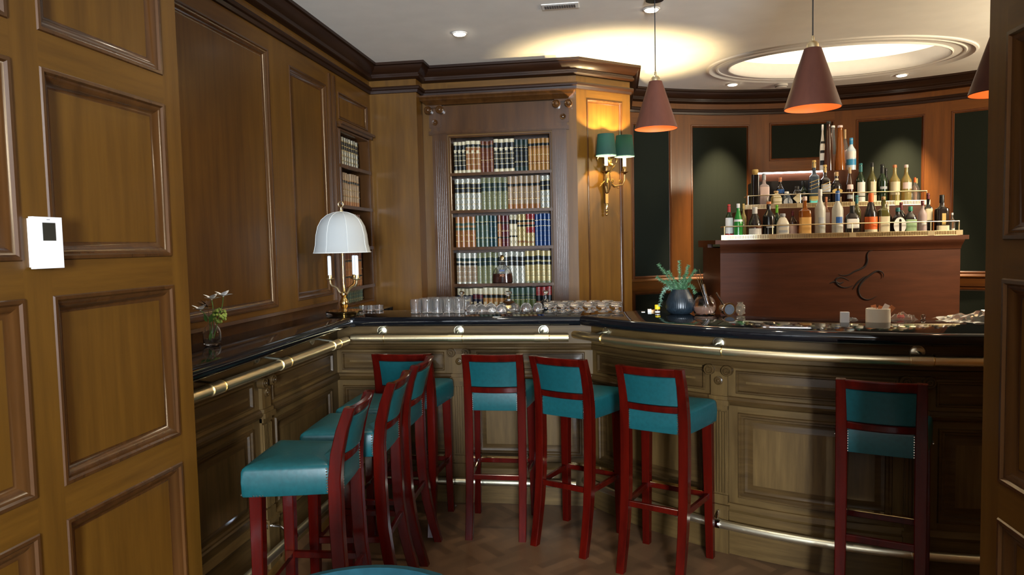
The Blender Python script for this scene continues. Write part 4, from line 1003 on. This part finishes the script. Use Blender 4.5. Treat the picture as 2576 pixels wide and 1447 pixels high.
D1 = [
 ('dark green bottle with red cap and white label at the left end of lower tier', 'round', 'dgreen', 'red', [(.18, .62, 'white'), (.13, .17, 'red')], .78, 2, 1),
 ('bright green gin style bottle beside the red capped one on lower tier', 'slope', 'green', 'silver', [(.50, .56, 'silver', 90)], .88, 2, 1),
 ('pale slim bottle with gold top behind the bright green bottle', 'round', 'yellow', 'gold', [], .86, 2, 1),
 ('clear shouldered bottle with tall silver cap and white lower label, lower tier left', 'slope', 'dark', 'silver', [(.10, .34, 'white'), (.36, .42, 'brown')], .72, 2, 1),
 ('black bottle with orange tip standing behind the cream flask, lower tier', 'round', 'black', 'copper', [(.30, .34, 'grey', 40)], .93, 2, 1),
 ('dark bottle with lime green neck foil at the back of lower tier', 'round', 'dgreen', 'lime', [], .74, 2, 1),
 ('squat cream white flask with purple print on the lower tier', 'jug', 'cream', 'grey', [(.46, .58, 'grey', 50), (.24, .34, 'grey', 35)], .88, 3, .7),
 ('small dark brown bottle with beige round label right of the cream flask', 'round', 'brown', 'maroon', [(.12, .48, 'pink')], .82, 2, 1),
 ('wide amber bottle with big tan label and pink cap on lower tier', 'square', 'amber', 'pink', [(.08, .50, 'tan'), (.24, .34, 'brown', 20, 1.3)], .90, 4, .8),
 ('tallest frosted clear bottle near the centre of the lower tier', 'round', 'frost', 'silver', [(.24, .42, 'grey', 30)], .86, 2, 1),
 ('slim rosy bottle with copper cap between two frosted bottles', 'square', 'rose', 'copper', [(.34, .62, 'pink', 80)], .88, 5, 1),
 ('frosted vodka style bottle with blue cap and blue print', 'round', 'frost', 'blue', [(.30, .44, 'blue', 35), (.26, .30, 'white', 35)], .78, 2, 1),
 ('thin clear bottle with cork standing behind the blue capped bottle', 'round', 'clear', 'cork', [], .86, 2, 1),
 ('wide dark flask with black cap and arched white label, lower tier centre', 'flask', 'dark', 'black', [(.28, .58, 'white', 48)], .76, 3, .55),
 ('green bottle with teal cap behind the arched label flask', 'round', 'olive', 'teal', [], .80, 2, 1),
 ('bottle with orange cap and bright orange label on the lower tier', 'slope', 'dark', 'orange', [(.17, .46, 'orange', 80), (.11, .17, 'cream', 75)], .76, 2, 1),
 ('clear green bottle with large cream label right of the orange one', 'square', 'olive', 'cork', [(.12, .50, 'cream')], .92, 4, 1),
 ('dark bottle with beige neck foil at the back of lower tier', 'round', 'dark', 'cream', [], .74, 2, 1),
 ('short dark bottle with bright white oval label on the lower tier', 'round', 'dark', 'teal', [(.08, .66, 'white', 60, .72)], .86, 2, 1),
 ('dark bottle with maroon foil behind the white oval label', 'round', 'black', 'maroon', [], .76, 2, 1),
 ('wide flask with teal cap and pale green label, lower tier right', 'flask', 'dark', 'green', [(.14, .56, 'palegreen', 55), (.20, .40, 'gold', 20, .9)], .84, 3, .6),
 ('slim clear ornate bottle with maroon stopper on lower tier right', 'round', 'pinkclear', 'maroon', [(.30, .42, 'white', 30), (.05, .14, 'red', 60)], .86, 2, 1),
 ('tall dark bottle with beige green label near right end of lower tier', 'square', 'black', 'maroon', [(.36, .66, 'cream', 45)], .86, 4, 1),
 ('wide dark bottle with low beige label at right end of lower tier', 'square', 'dark', 'black', [(.12, .24, 'cream', 70), (.26, .54, 'gold', 5)], .80, 4, 1),
 ('small clear glass miniature bottle at extreme right of the lower tier', 'round', 'clear', 'silver', [(.12, .3, 'white', 30)], .9, 2, 1)]
for d, q in zip(D1, T1): bottle(d[0], q, Z1, d[1], d[2], d[3], d[4], d[5], d[6], d[7])
D2 = [
 ('black squared bottle with gold stopper at left end of middle tier', 'box', 'black', None, [], .8, 5, 1),
 ('clear square bottle with pink label below the light strip', 'square', 'pinkclear', 'grey', [(.40, .62, 'pink', 85)], .82, 5, 1),
 ('squat yellow square bottle with cream label on the middle tier', 'jug', 'yellow', 'cork', [(.38, .84, 'cream', 45), (.08, .34, 'cream', 60)], .90, 4, 1),
 ('bottle with copper stopper and blue label at back of middle tier', 'round', 'dark', 'copper', [(.50, .62, 'blue', 60)], .86, 2, 1),
 ('squat clear bottle with pale round label on the middle tier', 'jug', 'bgrey', 'silver', [(.08, .62, 'grey', 50, 1)], .88, 2, 1),
 ('round black bottle wearing a tilted beige diamond label', 'jug', 'black', 'black', [], .86, 2, 1),
 ('dark green bottle with small grey oval label on the middle tier', 'round', 'dgreen', 'black', [(.48, .60, 'grey', 40, .7)], .82, 2, 1),
 ('tall blue grey square bottle with slanted gold stripes', 'square', 'bgrey', 'gold', [(.03, .12, 'cyan', 60), (.14, .24, 'gold', 70)], .84, 5, 1),
 ('dark square whisky bottle with slanted label beside the blue grey one', 'square', 'dark', 'gold', [(.36, .54, 'grey', 70)], .82, 5, 1),
 ('dark bottle with wide gold oval label under the tall tapered bottles', 'round', 'dark', 'cork', [(.38, .52, 'gold', 60, 2.0), (.76, .82, 'cream', 60)], .88, 2, 1),
 ('clear brown bottle with ornate embossed body on the middle tier', 'slope', 'brown', 'cork', [(.44, .56, 'pink', 50), (.20, .30, 'grey', 45)], .84, 2, 1),
 ('dark green whisky bottle with tall white label on the middle tier', 'round', 'dgreen', 'teal', [(.24, .56, 'white', 55), (.08, .22, 'white', 55)], .80, 2, 1),
 ('olive glass bottle with cream label and dark drip stopper', 'round', 'olive', 'black', [(.26, .56, 'cream', 38), (.04, .25, 'cream', 80)], .90, 2, 1),
 ('black green bottle with white print beside a second dark neck', 'round', 'dgreen', 'black', [(.40, .46, 'grey', 45)], .78, 2, 1),
 ('dark slim bottle with black cap half hidden behind its neighbour', 'round', 'black', 'black', [], .7, 2, 1),
 ('clear long necked bottle with cork and pale label, middle tier right', 'round', 'yellow', 'copper', [(.26, .58, 'cream', 60)], .93, 2, 1),
 ('clear long necked corked bottle holding pale yellow spirit', 'round', 'yellow', 'pink', [(.40, .56, 'pink', 60)], .93, 2, 1),
 ('short clear bottle with orange top, next to last on middle tier', 'round', 'clear', 'orange', [], .82, 2, 1),
 ('short clear bottle with yellow top at right end of middle tier', 'round', 'clear', 'gold', [], .82, 2, 1)]
T2 = [(x, y+.022, r, h) for x, y, r, h in T2]; T2[1] = (1.172, 5.905, .039, .283)
T2[-1] = (2.314, 5.935, .021, .207); T2[-2] = (2.279, 5.875, .0215, .21)
for d, q in zip(D2, T2):
    b = bottle(d[0], q, 1.736, d[1], d[2], d[3], d[4], d[5], d[6], d[7])
    r, h = q[2], q[3]
    if 'slanted' in d[0]:
        for k in range(3):
            zc = h*(.56-.075*k); mb = MB(); mb.tube([(-r*.95, -r*1.02, zc-.013), (r*.95, -r*1.02, zc+.013)], .0022, 6); mb.build('label_print', LM('gold'), b)
    if 'diamond label' in d[0]:
        mb = MB(); s = r*.95; c = h*.42
        mb.loft([[(s, -r-.001, c), (0, -r-.001, c+s), (-s, -r-.001, c+.004), (.0, -r-.001, c-s)], [(s, -r+.004, c), (0, -r+.004, c+s), (-s, -r+.004, c+.004), (0, -r+.004, c-s)]]); mb.build('label', LM('cream'), b)
    if 'gold stopper' in d[0]:
        pass
mb = MB(); mb.lathe([(.016, 0), (.018, .004), (.024, .014), (.024, .036), (.021, .042)], 20)
# the gold stopper sits on the black squared bottle
b = [o for o in bpy.data.objects if o.get('label', '').startswith('black squared')][0]
s = mb.build('cap', LM('gold'), b); s.location = (0, 0, T2[0][3])
bottle('tiny clear jar with white lid before the pink label bottle', (1.186, 5.845, .0165, .092), 1.736, 'round', 'clear', 'white', [], .7, 2, 1)
t = thing('small_carton', 'small cyan and yellow carton at the front of the middle tier', 'carton', (1.524, 5.81, 1.736))
mb = MB(); mb.box(-.024, .024, -.014, .014, 0, .058); mb.build('box', LM('cyan'), t)
mb = MB(); mb.box(-.022, .018, -.0155, -.0135, .050, .056); mb.build('print', LM('gold'), t)
D3 = [
 ('black and white striped bottle curving behind the tall dark one on top tier', 'slope', 'cream', 'white', [(.15, .25, 'black'), (.4, .46, 'black'), (.6, .65, 'black')], .88, 2, 1),
 ('tallest dark brown tapered bottle on the small top tier', 'taper', 'brown', 'black', [], .95, 2, 1),
 ('clear tapered bottle with white stopper behind the amber one, top tier', 'taper', 'clear', 'white', [], .955, 2, 1),
 ('amber tapered bottle with clear neck standing on the small top tier', 'taper', 'amber', 'pink', [], .95, 2, 1),
 ('slim pale bottle with long tan cork at the back of top tier', 'round', 'clear', 'cork', [(.2, .5, 'pink', 40)], .78, 2, 1),
 ('white bottle with blue cap and blue base band on top tier', 'round', 'bluewhite', 'sky', [(.16, .34, 'sky', 90), (.38, .58, 'white', 60)], .80, 2, 1)]
for d, q in zip(D3, T3): bottle(d[0], q, 2.036, d[1], d[2], d[3], d[4], d[5], d[6], d[7])

# ================================================================ THINGS ON THE BAR
ZT = 1.1005
def text_mesh(txt, size, mtl, parent, loc, rot, depth=.0006, name='lettering'):
    cu = bpy.data.curves.new('lettering', 'FONT'); cu.body = txt; cu.size = size; cu.extrude = depth; cu.align_x = 'CENTER'
    o = bpy.data.objects.new('lettering', cu); COL.objects.link(o); bpy.context.view_layer.update()
    me = bpy.data.meshes.new_from_object(o.evaluated_get(bpy.context.evaluated_depsgraph_get())); bpy.data.objects.remove(o)
    me.materials.clear(); me.materials.append(mtl)
    q = bpy.data.objects.new(name, me); COL.objects.link(q); q.parent = parent; q.location = loc; q.rotation_euler = rot; return q
# cognac bottle on the fourth shelf
t = thing('cognac_bottle', 'fan shaped cognac decanter marked XO before the silver books', 'bottle', (-.860, BY2+.006, 1.206))
mb = MB(); ex = [(.070, 0), (.080, .004), (.079, .03), (.076, .075), (.066, .095), (.050, .118), (.030, .135), (.014, .146), (.0125, .19), (.015, .192), (.015, .198)]
mb.lathe(ex, 32, ry=.34); mb.build('glass_body', GLASST, t)
mb = MB(); mb.lathe([(.068, .003), (.0765, .006), (.076, .03), (.0735, .072), (.0730, .0722)], 32, ry=.33); mb.build('cognac', mat('cognac_dark', (.035, .010, .006), .08), t)
mb = MB(); mb.lathe([(.0165, .176), (.0165, .196), (.013, .205), (.015, .212), (.008, .215)], 18); mb.build('stopper', BRASSP, t)
mb = MB(); mb.box(-.020, .020, -.0240, -.0225, .090, .104); mb.build('label', mat('label_navy', (.02, .04, .12), .4), t)
text_mesh('XO', .024, LM('copper'), t, (0, -.0285, .052), (PI/2, 0, 0))
# flower vase on the ledge
t = thing('flower_vase', 'small glass bottle vase with white flowers on the left black ledge', 'vase', (-1.700, 2.78, ZT))
mb = MB(); mb.lathe([(.024, 0), (.034, .006), (.037, .02), (.037, .055), (.032, .072), (.018, .086), (.014, .092), (.016, .104), (.014, .104), (.012, .092), (.029, .070), (.034, .054), (.034, .02), (.028, .010), (0, .008)], 28); mb.build('glass_body', GLASST, t)
LEAF = mat('leaf_green', (.10, .26, .06), .5, noise=.2, nscale=50); PETAL = mat('white_petal', (.86, .90, .95), .55); HYD = mat('hydrangea_green', (.30, .42, .09), .6, noise=.3, nscale=90); DRY = mat('dry_brown', (.10, .055, .03), .8)
def leafshape(mb, p, d, L, Wd, up=(0, 0, 1), mi=0):
    d = Vector(d).normalized(); s = d.cross(Vector(up)).normalized(); n = s.cross(d)
    vs = []; N = 6
    for i in range(N+1):
        f = i/N; w = Wd*math.sin(PI*f**.8)*.5+.0004; c = Vector(p)+d*L*f+n*(-.18*L*f*f)
        vs += [c-s*w+n*.15*w, c-n*.12*w, c+s*w+n*.15*w]
    fs = [(3*i+j, 3*i+j+1, 3*i+j+4, 3*i+j+3) for i in range(N) for j in (0, 1)]
    mb.add(vs, fs, mi)
stems = [((.012, -.01, .03), (.030, .0, .105), (.052, .0, .165), (.062, -.005, .208)), ((0, 0, .03), (.006, 0, .11), (.010, .0, .16), (.006, .0, .195)), ((-.01, 0, .02), (-.008, 0, .10), (-.024, 0, .128), (-.042, -.01, .150))]
for sp in stems:
    mb = MB(); mb.tube(smooth(sp), .0018, 6); mb.build('stem', LEAF, t)
    c = Vector(sp[-1]); mb = MB()
    for k in range(6):
        a = k*PI/3+.3; leafshape(mb, c, (math.cos(a), math.sin(a)*.9, .42+.5*(k % 2)), .040, .026)
    mb.sphere(c, .004, 6); f = mb.build('flower', PETAL, t)
mb = MB(); leafshape(mb, (-.005, -.01, .10), (.55, -.15, .6), .06, .026, (0, -1, .2)); leafshape(mb, (-.004, -.012, .02), (.2, 0, 1), .05, .014, (0, -1, 0)); leafshape(mb, (-.02, 0, .10), (-.4, 0, .8), .035, .015, (0, -1, 0)); mb.build('leaf', LEAF, t)
mb = MB(); random.seed(3)
for k in range(60):
    a, e = random.uniform(0, 2*PI), random.uniform(-1, 1); r = .026; q = math.sqrt(1-e*e)
    mb.sphere((.040+r*q*math.cos(a), .0+r*q*math.sin(a), .125+r*e*1.1), .0065, 6)
mb.build('hydrangea_head', HYD, t)
mb = MB()
for k in range(12): a = random.uniform(0, 6.3); leafshape(mb, (-.035, .03, .16), (math.cos(a), math.sin(a)*.5, random.uniform(.2, 1.2)), .045, .016)
mb.tube([(-.005, 0, .03), (-.02, .02, .12), (-.035, .03, .17)], .0015, 5); mb.build('dried_leaf', DRY, t)
# small glass dishes by the lamp
t = thing('glass_ashtray', 'small clear glass dish at the left of the lamp base', 'dish', (-1.72, 4.10, ZT))
mb = MB(); mb.lathe([(.028, 0), (.033, .012), (.030, .014), (.024, .006), (0, .005)], 20); mb.build('bowl', GLASS, t)
GTUM = [(.027, 0), (.030, .003), (.0345, .06), (.0335, .084), (.0320, .084), (.0325, .06), (.028, .010), (0, .008)]
SHOT = [(.019, 0), (.024, .004), (.026, .036), (.0245, .036), (.022, .012), (0, .010)]
def glassware(name, label, cat, prof, locs, group, n=24, rib=None, labels=None, mt=None):
    o = None
    for i, l in enumerate(locs):
        if o is None:
            mb = MB(); mb.lathe(prof, n, rib=rib); o = c = mb.build(name, mt or GLASS, None)
        else: c = o.copy(); COL.objects.link(c)
        c.location = (l[0], l[1], l[2] if len(l) > 2 else ZT); tag(c, labels[i] if labels else label, cat, group)
glassware('shot_glass', 'small clear shot glass in the row right of the lamp base', 'glass', SHOT, [(-1.575+.052*k*.9, 4.26+.02*k) for k in range(3)], 'shot glasses beside the lamp')
tl = [(-1.185+.066*k, 4.10+.015*(k % 2)) for k in range(5)]+[(-1.16+.068*k, 4.205+.01*(k % 2)) for k in range(4)]+[(-1.13+.07*k, 4.285) for k in range(4)]
glassware('tumbler', 'clear tumbler in the cluster at the left of the middle bar', 'glass', GTUM, tl, 'clear tumblers clustered on the bar')
glassware('upturned_glass', 'low upturned glass bowl in the row before the lowest books', 'glass', [(.034, 0), (.035, .004), (.033, .020), (.024, .035), (.010, .043), (0, .044)], [(-.835+.073*k, 4.27) for k in range(6)]+[(-.86+.06*k, 4.18) for k in range(4)], 'upturned glass bowls')
RIBC = [(.030, 0), (.031, .003), (.014, .010), (.008, .020), (.012, .026), (.026, .030), (.034, .033), (.034, .035), (.028, .037), (.035, .041), (.035, .043), (.029, .045), (.0355, .049), (.0355, .051), (.030, .053), (.036, .058), (.034, .060), (.010, .050), (0, .049)]
glassware('ribbed_coupe', 'ribbed crystal coupe in the row at the right of the middle bar', 'glass', RIBC, [(-.385+.0775*k, 4.10-.002*k) for k in range(6)]+[(-.36+.0775*k, 4.19) for k in range(5)], 'ribbed crystal coupes in a row')
def decanter(label, loc, k, body, mt2=None):
    t = thing('decanter', label, 'decanter', loc)
    mb = MB(); mb.lathe([(.035*k, 0), (.044*k, .006), (.044*k, .03), (.030*k, .050), (.011*k, .064), (.009*k, .085), (.013*k, .09)], 24); mb.build('glass_body', body, t)
    mb = MB(); mb.lathe([(.007*k, .085), (.007*k, .092), (.018*k, .100), (.020*k, .108), (.012*k, .114), (0, .116)], 20); mb.build('stopper', GLASST, t)
    return t
d = decanter('clear glass decanter with flared stopper among the upturned glasses', (-.655, 4.30, ZT), 1.15, GLASST)
mb = MB(); mb.lathe([(.0510, .012), (.0510, .030)], 12, a0=math.radians(-125), a1=math.radians(-60)); mb.build('label', LM('gold'), d)
decanter('slim clear decanter stopper rising behind the tumblers', (-.955, 4.335, ZT), .9, GLASST)
decanter('small black decanter with glass stopper near the crystal coupes', (-.425, 4.305, ZT), .9, BLACK)
# potted sprigs
t = thing('potted_spruce', 'dark blue ribbed pot of green spruce sprigs on the curved bar', 'potted plant', (.345, 3.955, ZT))
POT = mat('blue_ribbed_glaze', (.010, .017, .024), .35, noise=.25, nscale=80)
mb = MB(); mb.lathe([(.045, 0), (.058, .006), (.074, .022), (.078, .040), (.074, .070), (.060, .105), (.046, .130), (.043, .136), (.040, .136), (.042, .12), (0, .118)], 144, rib=lambda a, z: 1+.012*math.sin(48*a)); mb.build('pot', POT, t, ang=60)
NEED = mat('spruce_needle', (.065, .16, .075), .55, noise=.35, nscale=160); NEEDB = mat('spruce_needle_pale', (.13, .24, .17), .55, noise=.3, nscale=160)
random.seed(11)
def sprig(pts, nn=150, L=.023, mtl=NEED):
    p = smooth(pts, 8); mb = MB(); mb.tube(p, [.0022*(1-.6*i/len(p)) for i in range(len(p))], 5)
    for k in range(nn):
        f = (k+.5)/nn; i = min(int(f*(len(p)-1)), len(p)-2); b = p[i].lerp(p[i+1], f*(len(p)-1)-i); d = (p[i+1]-p[i]).normalized()
        a = random.uniform(0, 2*PI); x = d.orthogonal().normalized(); y = d.cross(x)
        q = (x*math.cos(a)+y*math.sin(a))*.95+d*.40; q.normalize(); l = L*random.uniform(.75, 1.1)*(1-.35*f)
        s = q.orthogonal().normalized()*.0014; s2 = q.cross(s).normalized()*.0014
        mb.add([b+s, b-s*.5+s2, b-s*.5-s2, b+q*l], [(0, 1, 3), (1, 2, 3), (2, 0, 3)])
    mb.build('sprig', mtl, t, smooth=False)
C0 = (0, 0, .125)
for tip, mid in (((-.115, .0, .275), (-.055, 0, .19)), ((-.06, .02, .235), (-.03, 0, .18)), ((.0, .02, .290), (.0, .0, .20)), ((.045, -.01, .265), (.03, 0, .20)), ((.085, .0, .240), (.045, 0, .19)),
                 ((-.125, -.01, .205), (-.07, -.01, .165)), ((-.110, -.02, .045), (-.080, -.01, .145)), ((.08, -.02, .115), (.055, -.01, .155)), ((.03, -.03, .22), (.01, -.02, .18)), ((-.03, -.04, .18), (-.02, -.03, .16)), ((-.075, .03, .18), (-.04, .02, .16)), ((.06, .03, .19), (.03, .02, .16))):
    sprig([(tip[0]*.1, tip[1]*.1, .115), mid, tip], 230, mtl=NEEDB if tip[2] < .1 else NEED)
# little yellow bottle and sugar packets beside the plant
t = thing('bitters_bottle', 'tiny bottle with yellow cap left of the blue pot', 'bottle', (.225, 3.99, ZT))
mb = MB(); mb.lathe([(.013, 0), (.014, .002), (.014, .022), (.010, .027)], 18); mb.build('glass_body', mat('bottle_dark_small', (.05, .02, .01), .1), t)
mb = MB(); mb.lathe([(.0143, .006), (.0143, .014)], 18); mb.build('label', LM('white'), t)
mb = MB(); mb.lathe([(.0145, .024), (.015, .026), (.015, .047), (.013, .049)], 22); mb.build('cap', mat('yellow_cap', (.80, .58, .02), .4), t)
for k, (x, c, lb) in enumerate(((.185, 'white', 'white striped small packet lying behind the yellow capped bottle'), (.205, 'tan', 'tan small packet lying beside the yellow capped bottle'), (.150, 'white', 'lone white paper slip left of the yellow capped bottle'))):
    mb = MB(); mb.box(-.010, .010, -.015, .015, 0, (.018, .014, .004)[k]); o = mb.build('sugar_packet', LM(c), None, loc=(x, 4.06, ZT)); tag(o, lb, 'packet')
# mixing glass with spoons
t = thing('mixing_glass', 'round glass mixing pitcher holding tall bar spoons beside the plant', 'pitcher', (.468, 3.895, ZT))
mb = MB(); mb.lathe([(.040, 0), (.052, .006), (.061, .030), (.060, .060), (.050, .085), (.036, .098), (.036, .104), (.034, .104), (.034, .096), (.048, .083), (.058, .058), (.058, .030), (.048, .010), (0, .009)], 32); mb.build('glass_body', GLASST, t)
mb = MB(); mb.lathe([(.046, .011), (.056, .030), (.057, .045), (.02, .046)], 28); mb.build('ice_water', mat('water_brown', (.55, .36, .26), .1, 0, .7, 1.2), t)
for k, (x0, x1, z1) in enumerate(((.02, -.050, .235), (.025, -.030, .215), (.03, -.028, .245))):
    a = ((x0, .01*k-.01, .02), (x1, .0, z1)); mb = MB(); mb.tube([a[0], a[1]], .0018, 8); mb.sphere(a[0], .009, 8, sc=(.8, .6, 1.3)); tag(mb.build('bar_spoon', CHROME, None, loc=(.468, 3.895, ZT)), ('bar spoon leaning furthest left in the glass pitcher', 'short bar spoon in the middle of the glass pitcher', 'longest twisted bar spoon standing highest in the glass pitcher')[k], 'bar spoon')
mb = MB(); mb.tube([(.03, -.01, .06), (.006, -.005, .165)], [.006, .008], 10); tag(mb.build('muddler', CHROME, None, loc=(.455, 3.895, ZT)), 'pale muddler standing upright in the glass pitcher', 'muddler')
# strainer lying on its side, dark glass piece
t = thing('cocktail_strainer', 'steel jigger cup lying with its dark mouth towards the room', 'strainer', (.578, 3.835, ZT+.036), math.radians(18))
M = Matrix.Rotation(math.radians(90), 4, 'X')
mb = MB(); mb.lathe([(.024, -.055), (.030, -.03), (.033, 0), (.036, .018), (.0355, .021), (.031, .021)], 32, M=M); mb.build('cup', CHROME, t)
mb = MB(); mb.lathe([(.027, .0215), (.026, .0225), (0, .0225)], 28, M=M)
for k in range(24): a = k*PI/12; mb.tube([(.017*math.cos(a), -.0232, .017*math.sin(a)), (.023*math.cos(a), -.0232, .023*math.sin(a))], .0011, 4)
mb.build('dark_mouth', mat('dark_slate', (.035, .040, .048), .5), t)
mb = MB(); mb.tube([(-.020, .0, .02), (-.035, .01, .05), (-.055, .02, .088)], [.005, .005, .006], 8); mb.build('handle', CHROME, t)
t = thing('smoked_glass', 'crumpled smoky brown glass ornament at the right of the jigger', 'glass', (.648, 3.87, ZT))
mb = MB(); mb.lathe([(.012, 0), (.022, .010), (.026, .030), (.022, .050), (.012, .064), (.018, .070)], 9, rib=lambda a, z: 1+.18*math.sin(3*a+z*160)); mb.build('body', mat('smoky_glass', (.35, .28, .20), .06, 0, .8, 1.35), t, smooth=False)
# white box and sugar caddy
t = thing('white_block', 'small white upright box on the black bar left of the caddy', 'box', (1.058, 3.50, ZT), math.radians(-5))
mb = MB(); mb.box(-.019, .019, -.012, .012, 0, .050, c=.003); mb.build('box', mat('white_ceramic', (.62, .64, .68), .4), t)
t = thing('sugar_caddy', 'oval white caddy stuffed with sugar packets on the curved bar', 'caddy', (1.205, 3.50, ZT), math.radians(-8))
mb = MB(); mb.lathe([(.050, 0), (.053, .002), (.053, .064), (.050, .066), (.048, .064), (.048, .01), (0, .01)], 40, ry=.62); mb.build('bowl', mat('cream_ceramic', (.62, .57, .46), .4), t)
random.seed(5)
for k in range(7):
    x = (-.036, -.024, -.008, .004, .014, .024, .034)[k]; c = ('white', 'white', 'copper', 'copper', 'white', 'white', 'copper')[k]
    M = Matrix.Translation((x*.8, random.uniform(-.012, .012), .03)) @ Matrix.Rotation(math.radians((-6, 0, -14, 18, 30, 26, 38)[k]), 4, 'Y')
    mb = MB(); mb.box(-.011, .011, -.0015, .0015, 0, (.040, .038, .052, .048, .060, .058, .058)[k], 0, M); mb.build('sugar_packet', [LM(c)], None, loc=(1.205, 3.50, ZT))
PK = ['leftmost low white packet in the oval caddy', 'second low white packet in the oval caddy', 'orange packet tipped left in the oval caddy', 'orange packet leaning right in the caddy middle', 'tall white packet leaning right in the caddy', 'second tall white packet leaning right in the caddy', 'rightmost orange packet leaning out of the caddy']
for o, lb in zip([o for o in bpy.data.objects if o.name.startswith('sugar_packet') and 'label' not in o], PK): tag(o, lb, 'packet', 'sugar packets in the caddy')
# cling wrapped bits behind the bar edge at the right
FILM = mat('clear_film', (1, 1, 1), .12, 0, .92, 1.12)
def crumple(label, x, y, sx, sy, sz, seed, name='plastic_wrap', cat='plastic wrap', slope=0):
    random.seed(seed); mb = MB(); nx, ny = 14, 7; vs = []
    for i in range(nx):
        for j in range(ny):
            u, v = i/(nx-1), j/(ny-1); e = math.sin(PI*u)**.5*math.sin(PI*v) if not slope else (.25+.75*u)*math.sin(PI*v)
            vs.append(((u-.5)*sx+random.uniform(-.004, .004), (v-.5)*sy, sz*e*random.uniform(.55, 1.0)+.001))
    mb.add(vs, [(i*ny+j, (i+1)*ny+j, (i+1)*ny+j+1, i*ny+j+1) for i in range(nx-1) for j in range(ny-1)])
    return tag(mb.build(name, FILM, None, smooth=False, loc=(x, y, ZT)), label, cat)
crumple('clear film over a red fruit just right of the sugar caddy', 1.355, 3.61, .12, .07, .040, 2)
crumple('long crumpled sheet of clear film by the dark doorway edge', 1.63, 3.61, .26, .08, .055, 4, slope=1)
crumple('small pinch of clear film left between caddy and white box', 1.115, 3.60, .06, .04, .018, 8)
t = thing('tomato', 'red fruit wrapped in clear film beside the caddy', 'fruit', (1.345, 3.612, ZT))
mb = MB(); mb.lathe([(.004, .001), (.014, .004), (.018, .013), (.014, .023), (.003, .025)], 18); mb.build('flesh', mat('tomato_red', (.5, .02, .01), .3), t)
mb = MB()
for k in range(5): a = k*1.257; leafshape(mb, (0, 0, .025), (math.cos(a), math.sin(a), .05), .013, .005)
mb.build('stalk', LEAF, t)
t = thing('egg_timer', 'small glass knob lying right of the wrapped red fruit', 'glass knob', (1.425, 3.56, ZT))
mb = MB(); mb.lathe([(.012, 0), (.013, .004), (.006, .010), (.011, .020), (.009, .028), (0, .031)], 18); mb.build('knob', GLASST, t)
t.name = 'glass_paperweight'

# cable and plug on the floor by the left wing
t = thing('power_cable', 'black power cable and plug lying at the foot of the left wing', 'cable', (-1.545, 2.30, 0))
mb = MB(); mb.tube(smooth([(-.06, -.10, .008), (-.05, -.02, .03), (-.02, .04, .10), (.02, .06, .12), (.05, .03, .06), (.03, -.02, .01), (-.02, -.01, .01), (-.02, .06, .02), (.01, .12, .06)]), .0045, 8); mb.build('cord', RUBBER, t)
mb = MB(); mb.box(-.02, .025, .05, .09, .05, .10, c=.004); mb.box(.0, .018, .055, .075, .10, .13); mb.build('plug', RUBBER, t)
mb = MB(); mb.box(.0255, .0275, .055, .085, .055, .07); mb.build('plug_tag', LM('pink'), t)
